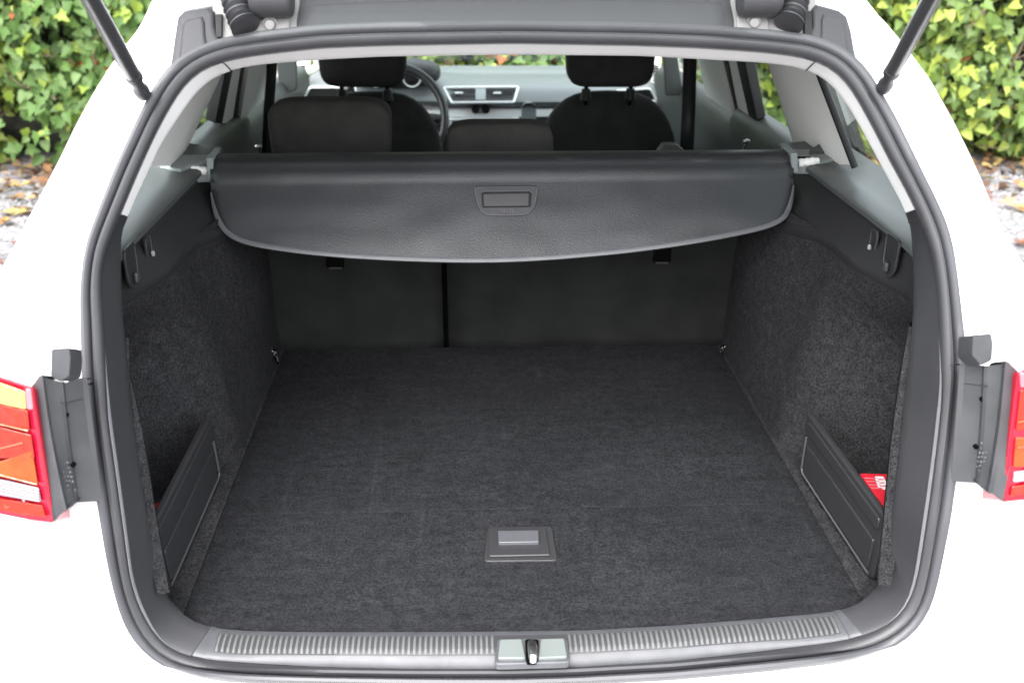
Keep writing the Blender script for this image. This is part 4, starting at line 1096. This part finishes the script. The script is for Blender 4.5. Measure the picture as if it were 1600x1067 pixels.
# ================================================================== HEDGE
def leaf_shape(kind=0):
    # five-lobed ivy leaf, stalk at origin, tip along +x, folded a little along the midrib
    out = [(0, 0), (-.10, .22), (.02, .50), (.22, .34), (.42, .46), (.52, .22), (1.0, 0)]
    if kind == 1: out = [(0, 0), (-.04, .26), (.12, .42), (.34, .36), (.55, .30), (.75, .18), (1.0, 0)]
    vs = [(x_, y_, abs(y_)*.35-.12*x_*x_) for x_, y_ in out]+[(x_, -y_, abs(y_)*.35-.12*x_*x_) for x_, y_ in out[1:-1]]
    vs.append((.42, 0, -.03))
    n = len(out); c = len(vs)-1; fs = []
    for i in range(n-1): fs.append((c, i+1, i))
    lowr = [0]+list(range(n, n+len(out)-2))+[n-1]
    for i in range(len(lowr)-1): fs.append((c, lowr[i], lowr[i+1]))
    return vs, fs
def leaf_material(name, rgb=None):
    m = bpy.data.materials.new(name); m.use_nodes = True; t = m.node_tree; L = t.links; b = t.nodes['Principled BSDF']
    b.inputs['Roughness'].default_value = .5; b.inputs['Specular IOR Level'].default_value = .22
    at = t.nodes.new('ShaderNodeAttribute'); at.attribute_name = 'leafcol'; L.new(at.outputs['Color'], b.inputs['Base Color'])
    tr = t.nodes.new('ShaderNodeBsdfTranslucent'); L.new(at.outputs['Color'], tr.inputs[0])
    mx = t.nodes.new('ShaderNodeMixShader'); mx.inputs[0].default_value = .25
    L.new(b.outputs[0], mx.inputs[1]); L.new(tr.outputs[0], mx.inputs[2]); L.new(mx.outputs[0], t.nodes['Material Output'].inputs[0]); return m
MT['leaf'] = leaf_material('ivy_leaf')
def leaf_col(x_, z_, y_, rnd):
    """own colour of a leaf: dark old leaves, mid green, pale young tips; the right stretch is yellower"""
    right = sst((x_-.6)/1.0)
    cl = noise.noise(Vector((x_*2.6, z_*2.6, 5)))*.5+.5; r_ = rnd.random()
    young = (r_ < .18+.55*sst((cl-.45)/.25))
    if rnd.random() < .018: return (.22, .07, .025)
    if young: c = (.20, .28, .045) if rnd.random() > .3 else (.26, .31, .075)
    else: c = (.075, .142, .034) if rnd.random() > .4 else (.115, .185, .06)
    if right > .1 and young: c = (lerp(c[0], .28, right*.7), lerp(c[1], .345, right*.7), lerp(c[2], .055, right*.7))
    elif right > .1: c = (lerp(c[0], .13, right*.5), lerp(c[1], .185, right*.5), c[2])
    k = rnd.uniform(.78, 1.2)*.82; return tuple(min(1, v*k) for v in c)
HY = 5.12
def hedge_front(x_, z_): return HY+.16*noise.noise(Vector((x_*1.1, z_*1.3, 0)))+.10*noise.noise(Vector((x_*3.3, z_*3.1, 4)))-.05*sst(z_/.8)+.22*sst((.28-z_)/.28)
def mk_leaf_mesh(name, items, parent, stuff=False):
    """items: (position, rotation 3x3, size, colour, kind)"""
    vs = []; fs = []; cols = []
    for p, M3, sz, c, kd in items:
        lv, lf = SH[kd]; n = len(vs)
        for v in lv: vs.append(p+M3 @ (Vector(v)*sz))
        fs += [tuple(n+i for i in f) for f in lf]; cols += [(*c, 1)]*len(lv)
    me = bpy.data.meshes.new(name); me.from_pydata(vs, [], fs)
    ca = me.color_attributes.new('leafcol', 'FLOAT_COLOR', 'POINT'); ca.data.foreach_set('color', [q for c in cols for q in c])
    me.materials.append(MT['leaf']); me.polygons.foreach_set('use_smooth', [True]*len(me.polygons)); me.update()
    return me
SH = [leaf_shape(0), leaf_shape(1)]
def rand_rot(rnd, out=(0, -1, .35)):
    # leaf normal roughly outwards and up, tip hanging down and to one side
    n = (Vector(out)+Vector((rnd.gauss(0, .45), rnd.gauss(0, .25), rnd.gauss(0, .4)))).normalized()
    tip = Vector((rnd.gauss(0, .8), -.2, -.9+rnd.gauss(0, .4))); tip = (tip-n*tip.dot(n)).normalized()
    return Matrix((tip, n.cross(tip), n)).transposed()
hedge = thing('ivy_hedge', 'tall leafy ivy hedge standing on the gravel beyond the car', 'hedge', (0, 5.4, 0))
rnd = random.Random(11)
items = []
for k in range(30000):
    x_ = rnd.uniform(-4.6, 5.0); z_ = rnd.random()*1.7
    if abs(x_) < .9 and z_ < .3: continue
    dep = rnd.random()**1.6*.30
    y_ = hedge_front(x_, z_)+dep
    gap = noise.noise(Vector((x_*2.3, z_*2.3, 9)))
    if gap > .22 and dep < .10+.5*(gap-.22): continue
    c = leaf_col(x_, z_, y_, rnd)
    items.append((Vector((x_, y_, z_+.01)), rand_rot(rnd), rnd.uniform(.038, .085), c, 0 if rnd.random() < .62 else 1))
fo = bpy.data.objects.new('foliage', mk_leaf_mesh('foliage', items, hedge)); link(fo, hedge); fo['kind'] = 'stuff'
# single large leaves in front: shared meshes in a dozen colours
vari = []
for side_x in (-2.3, 2.6):
    for k in range(9):
        vari.append((side_x, mk_leaf_mesh('ivy_leaf', [(Vector((0, 0, 0)), Matrix.Identity(3), 1.0, leaf_col(side_x, rnd.random()*1.2, 5, rnd), k % 2)], None)))
n_ = 0
while n_ < 296:
    sd_ = -1 if n_ % 2 else 1
    if sd_ < 0: px, py = rnd.uniform(0, 262), rnd.uniform(0, 285)
    else: px, py = rnd.uniform(1340, 1600), rnd.uniform(0, 270)
    # keep clear of the car body
    if sd_ < 0 and py > (262-px)*1.63+10: continue
    if sd_ > 0 and py > (px-1340)*1.55+20: continue
    p = aty(px, py, HY)
    if p.z < .1: continue
    p.y = hedge_front(p.x, p.z)-.03-rnd.random()*.05
    me = rnd.choice([v for v in vari if (v[0] < 0) == (sd_ < 0)])[1]
    o = bpy.data.objects.new('leaf', me); sz = rnd.uniform(.052, .088)
    M4 = rand_rot(rnd).to_4x4() @ Matrix.Diagonal((sz, sz, sz, 1)); M4.translation = p
    link(o, hedge); o.matrix_basis = M4; n_ += 1
# dark woody inside and stems
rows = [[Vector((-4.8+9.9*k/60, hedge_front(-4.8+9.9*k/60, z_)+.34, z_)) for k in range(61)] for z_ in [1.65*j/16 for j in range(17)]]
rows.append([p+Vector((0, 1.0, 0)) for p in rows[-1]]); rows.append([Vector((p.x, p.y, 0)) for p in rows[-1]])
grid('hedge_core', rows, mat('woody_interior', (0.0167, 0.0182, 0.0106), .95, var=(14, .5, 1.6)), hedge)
sm = MB()
for k in range(420):
    x_ = rnd.uniform(-4, 4.4); z_ = rnd.uniform(.05, 1.5); y_ = hedge_front(x_, z_)+rnd.uniform(-.02, .14); pts = [Vector((x_, y_, z_))]
    d = Vector((rnd.gauss(0, .6), rnd.gauss(0, .2), rnd.gauss(.2, .6))).normalized()
    for j in range(5):
        d = (d+Vector((rnd.gauss(0, .3), rnd.gauss(0, .2), rnd.gauss(0, .3)))).normalized(); pts.append(pts[-1]+d*.06)
    sm.tube(pts, [.005, .0045, .004, .0035, .003, .002], 5)
stw = sm.build('stems', mat('ivy_stem', (0.1216, 0.0836, 0.057), .8), hedge); stw['kind'] = 'stuff'
# fallen leaves and stones at the foot
items = []
for k in range(1800):
    x_ = rnd.uniform(-4.2, 4.6); y_ = HY+.25-abs(rnd.gauss(0, .55))
    if abs(x_) < .95 and y_ < 4.7: continue
    c = rnd.choice([(.20, .11, .05), (.15, .08, .04), (.26, .17, .075), (.10, .06, .04), (.24, .19, .11), (.30, .22, .08), (.07, .045, .03)])
    M3 = Matrix.Rotation(rnd.uniform(0, 6.28), 3, 'Z') @ Matrix.Rotation(rnd.gauss(0, .35), 3, 'X') @ Matrix.Rotation(rnd.gauss(0, .3), 3, 'Y')
    items.append((Vector((x_, y_, .02+rnd.random()*.02)), M3, rnd.uniform(.035, .085), c, 0 if rnd.random() < .5 else 1))
for k in range(160):
    s = rnd.choice((-1, 1)); x_ = s*rnd.uniform(1.4, 3.6); y_ = rnd.uniform(2.0, 4.6)
    items.append((Vector((x_, y_, .02)), Matrix.Rotation(rnd.uniform(0, 6.28), 3, 'Z'), rnd.uniform(.06, .11), rnd.choice([(.22, .12, .05), (.30, .23, .08), (.18, .08, .05)]), 0))
lo_ = bpy.data.objects.new('fallen_leaves', mk_leaf_mesh('fallen_leaves', items, None)); link(lo_); lo_['kind'] = 'stuff'
lo_['label'] = 'brown and yellow fallen leaves scattered along the foot of the hedge'; lo_['category'] = 'leaves'
stn = MB()
for k in range(9000):
    s = rnd.choice((-1, 1)); x_ = s*rnd.uniform(.95, 4.2); y_ = rnd.uniform(1.6, 5.0); r_ = rnd.uniform(.004, .013)
    n = len(stn.v)
    stn.v += [Vector((x_+r_*rnd.uniform(.7, 1.2), y_, .002)), Vector((x_, y_+r_*rnd.uniform(.7, 1.2), .002)), Vector((x_-r_*rnd.uniform(.7, 1.2), y_, .002)), Vector((x_, y_-r_*rnd.uniform(.7, 1.2), .002)), Vector((x_, y_, .003+r_*.9))]
    stn.f += [(n, n+1, n+4), (n+1, n+2, n+4), (n+2, n+3, n+4), (n+3, n, n+4)]
sg = stn.build('gravel_stones', mat('pale_stone', (0.2584, 0.2508, 0.2584), .85, var=(40, .5, 1.5)), None, smooth=False); sg['kind'] = 'stuff'
sg['label'] = 'loose pale gravel stones spread over the ground beside the car'; sg['category'] = 'gravel'
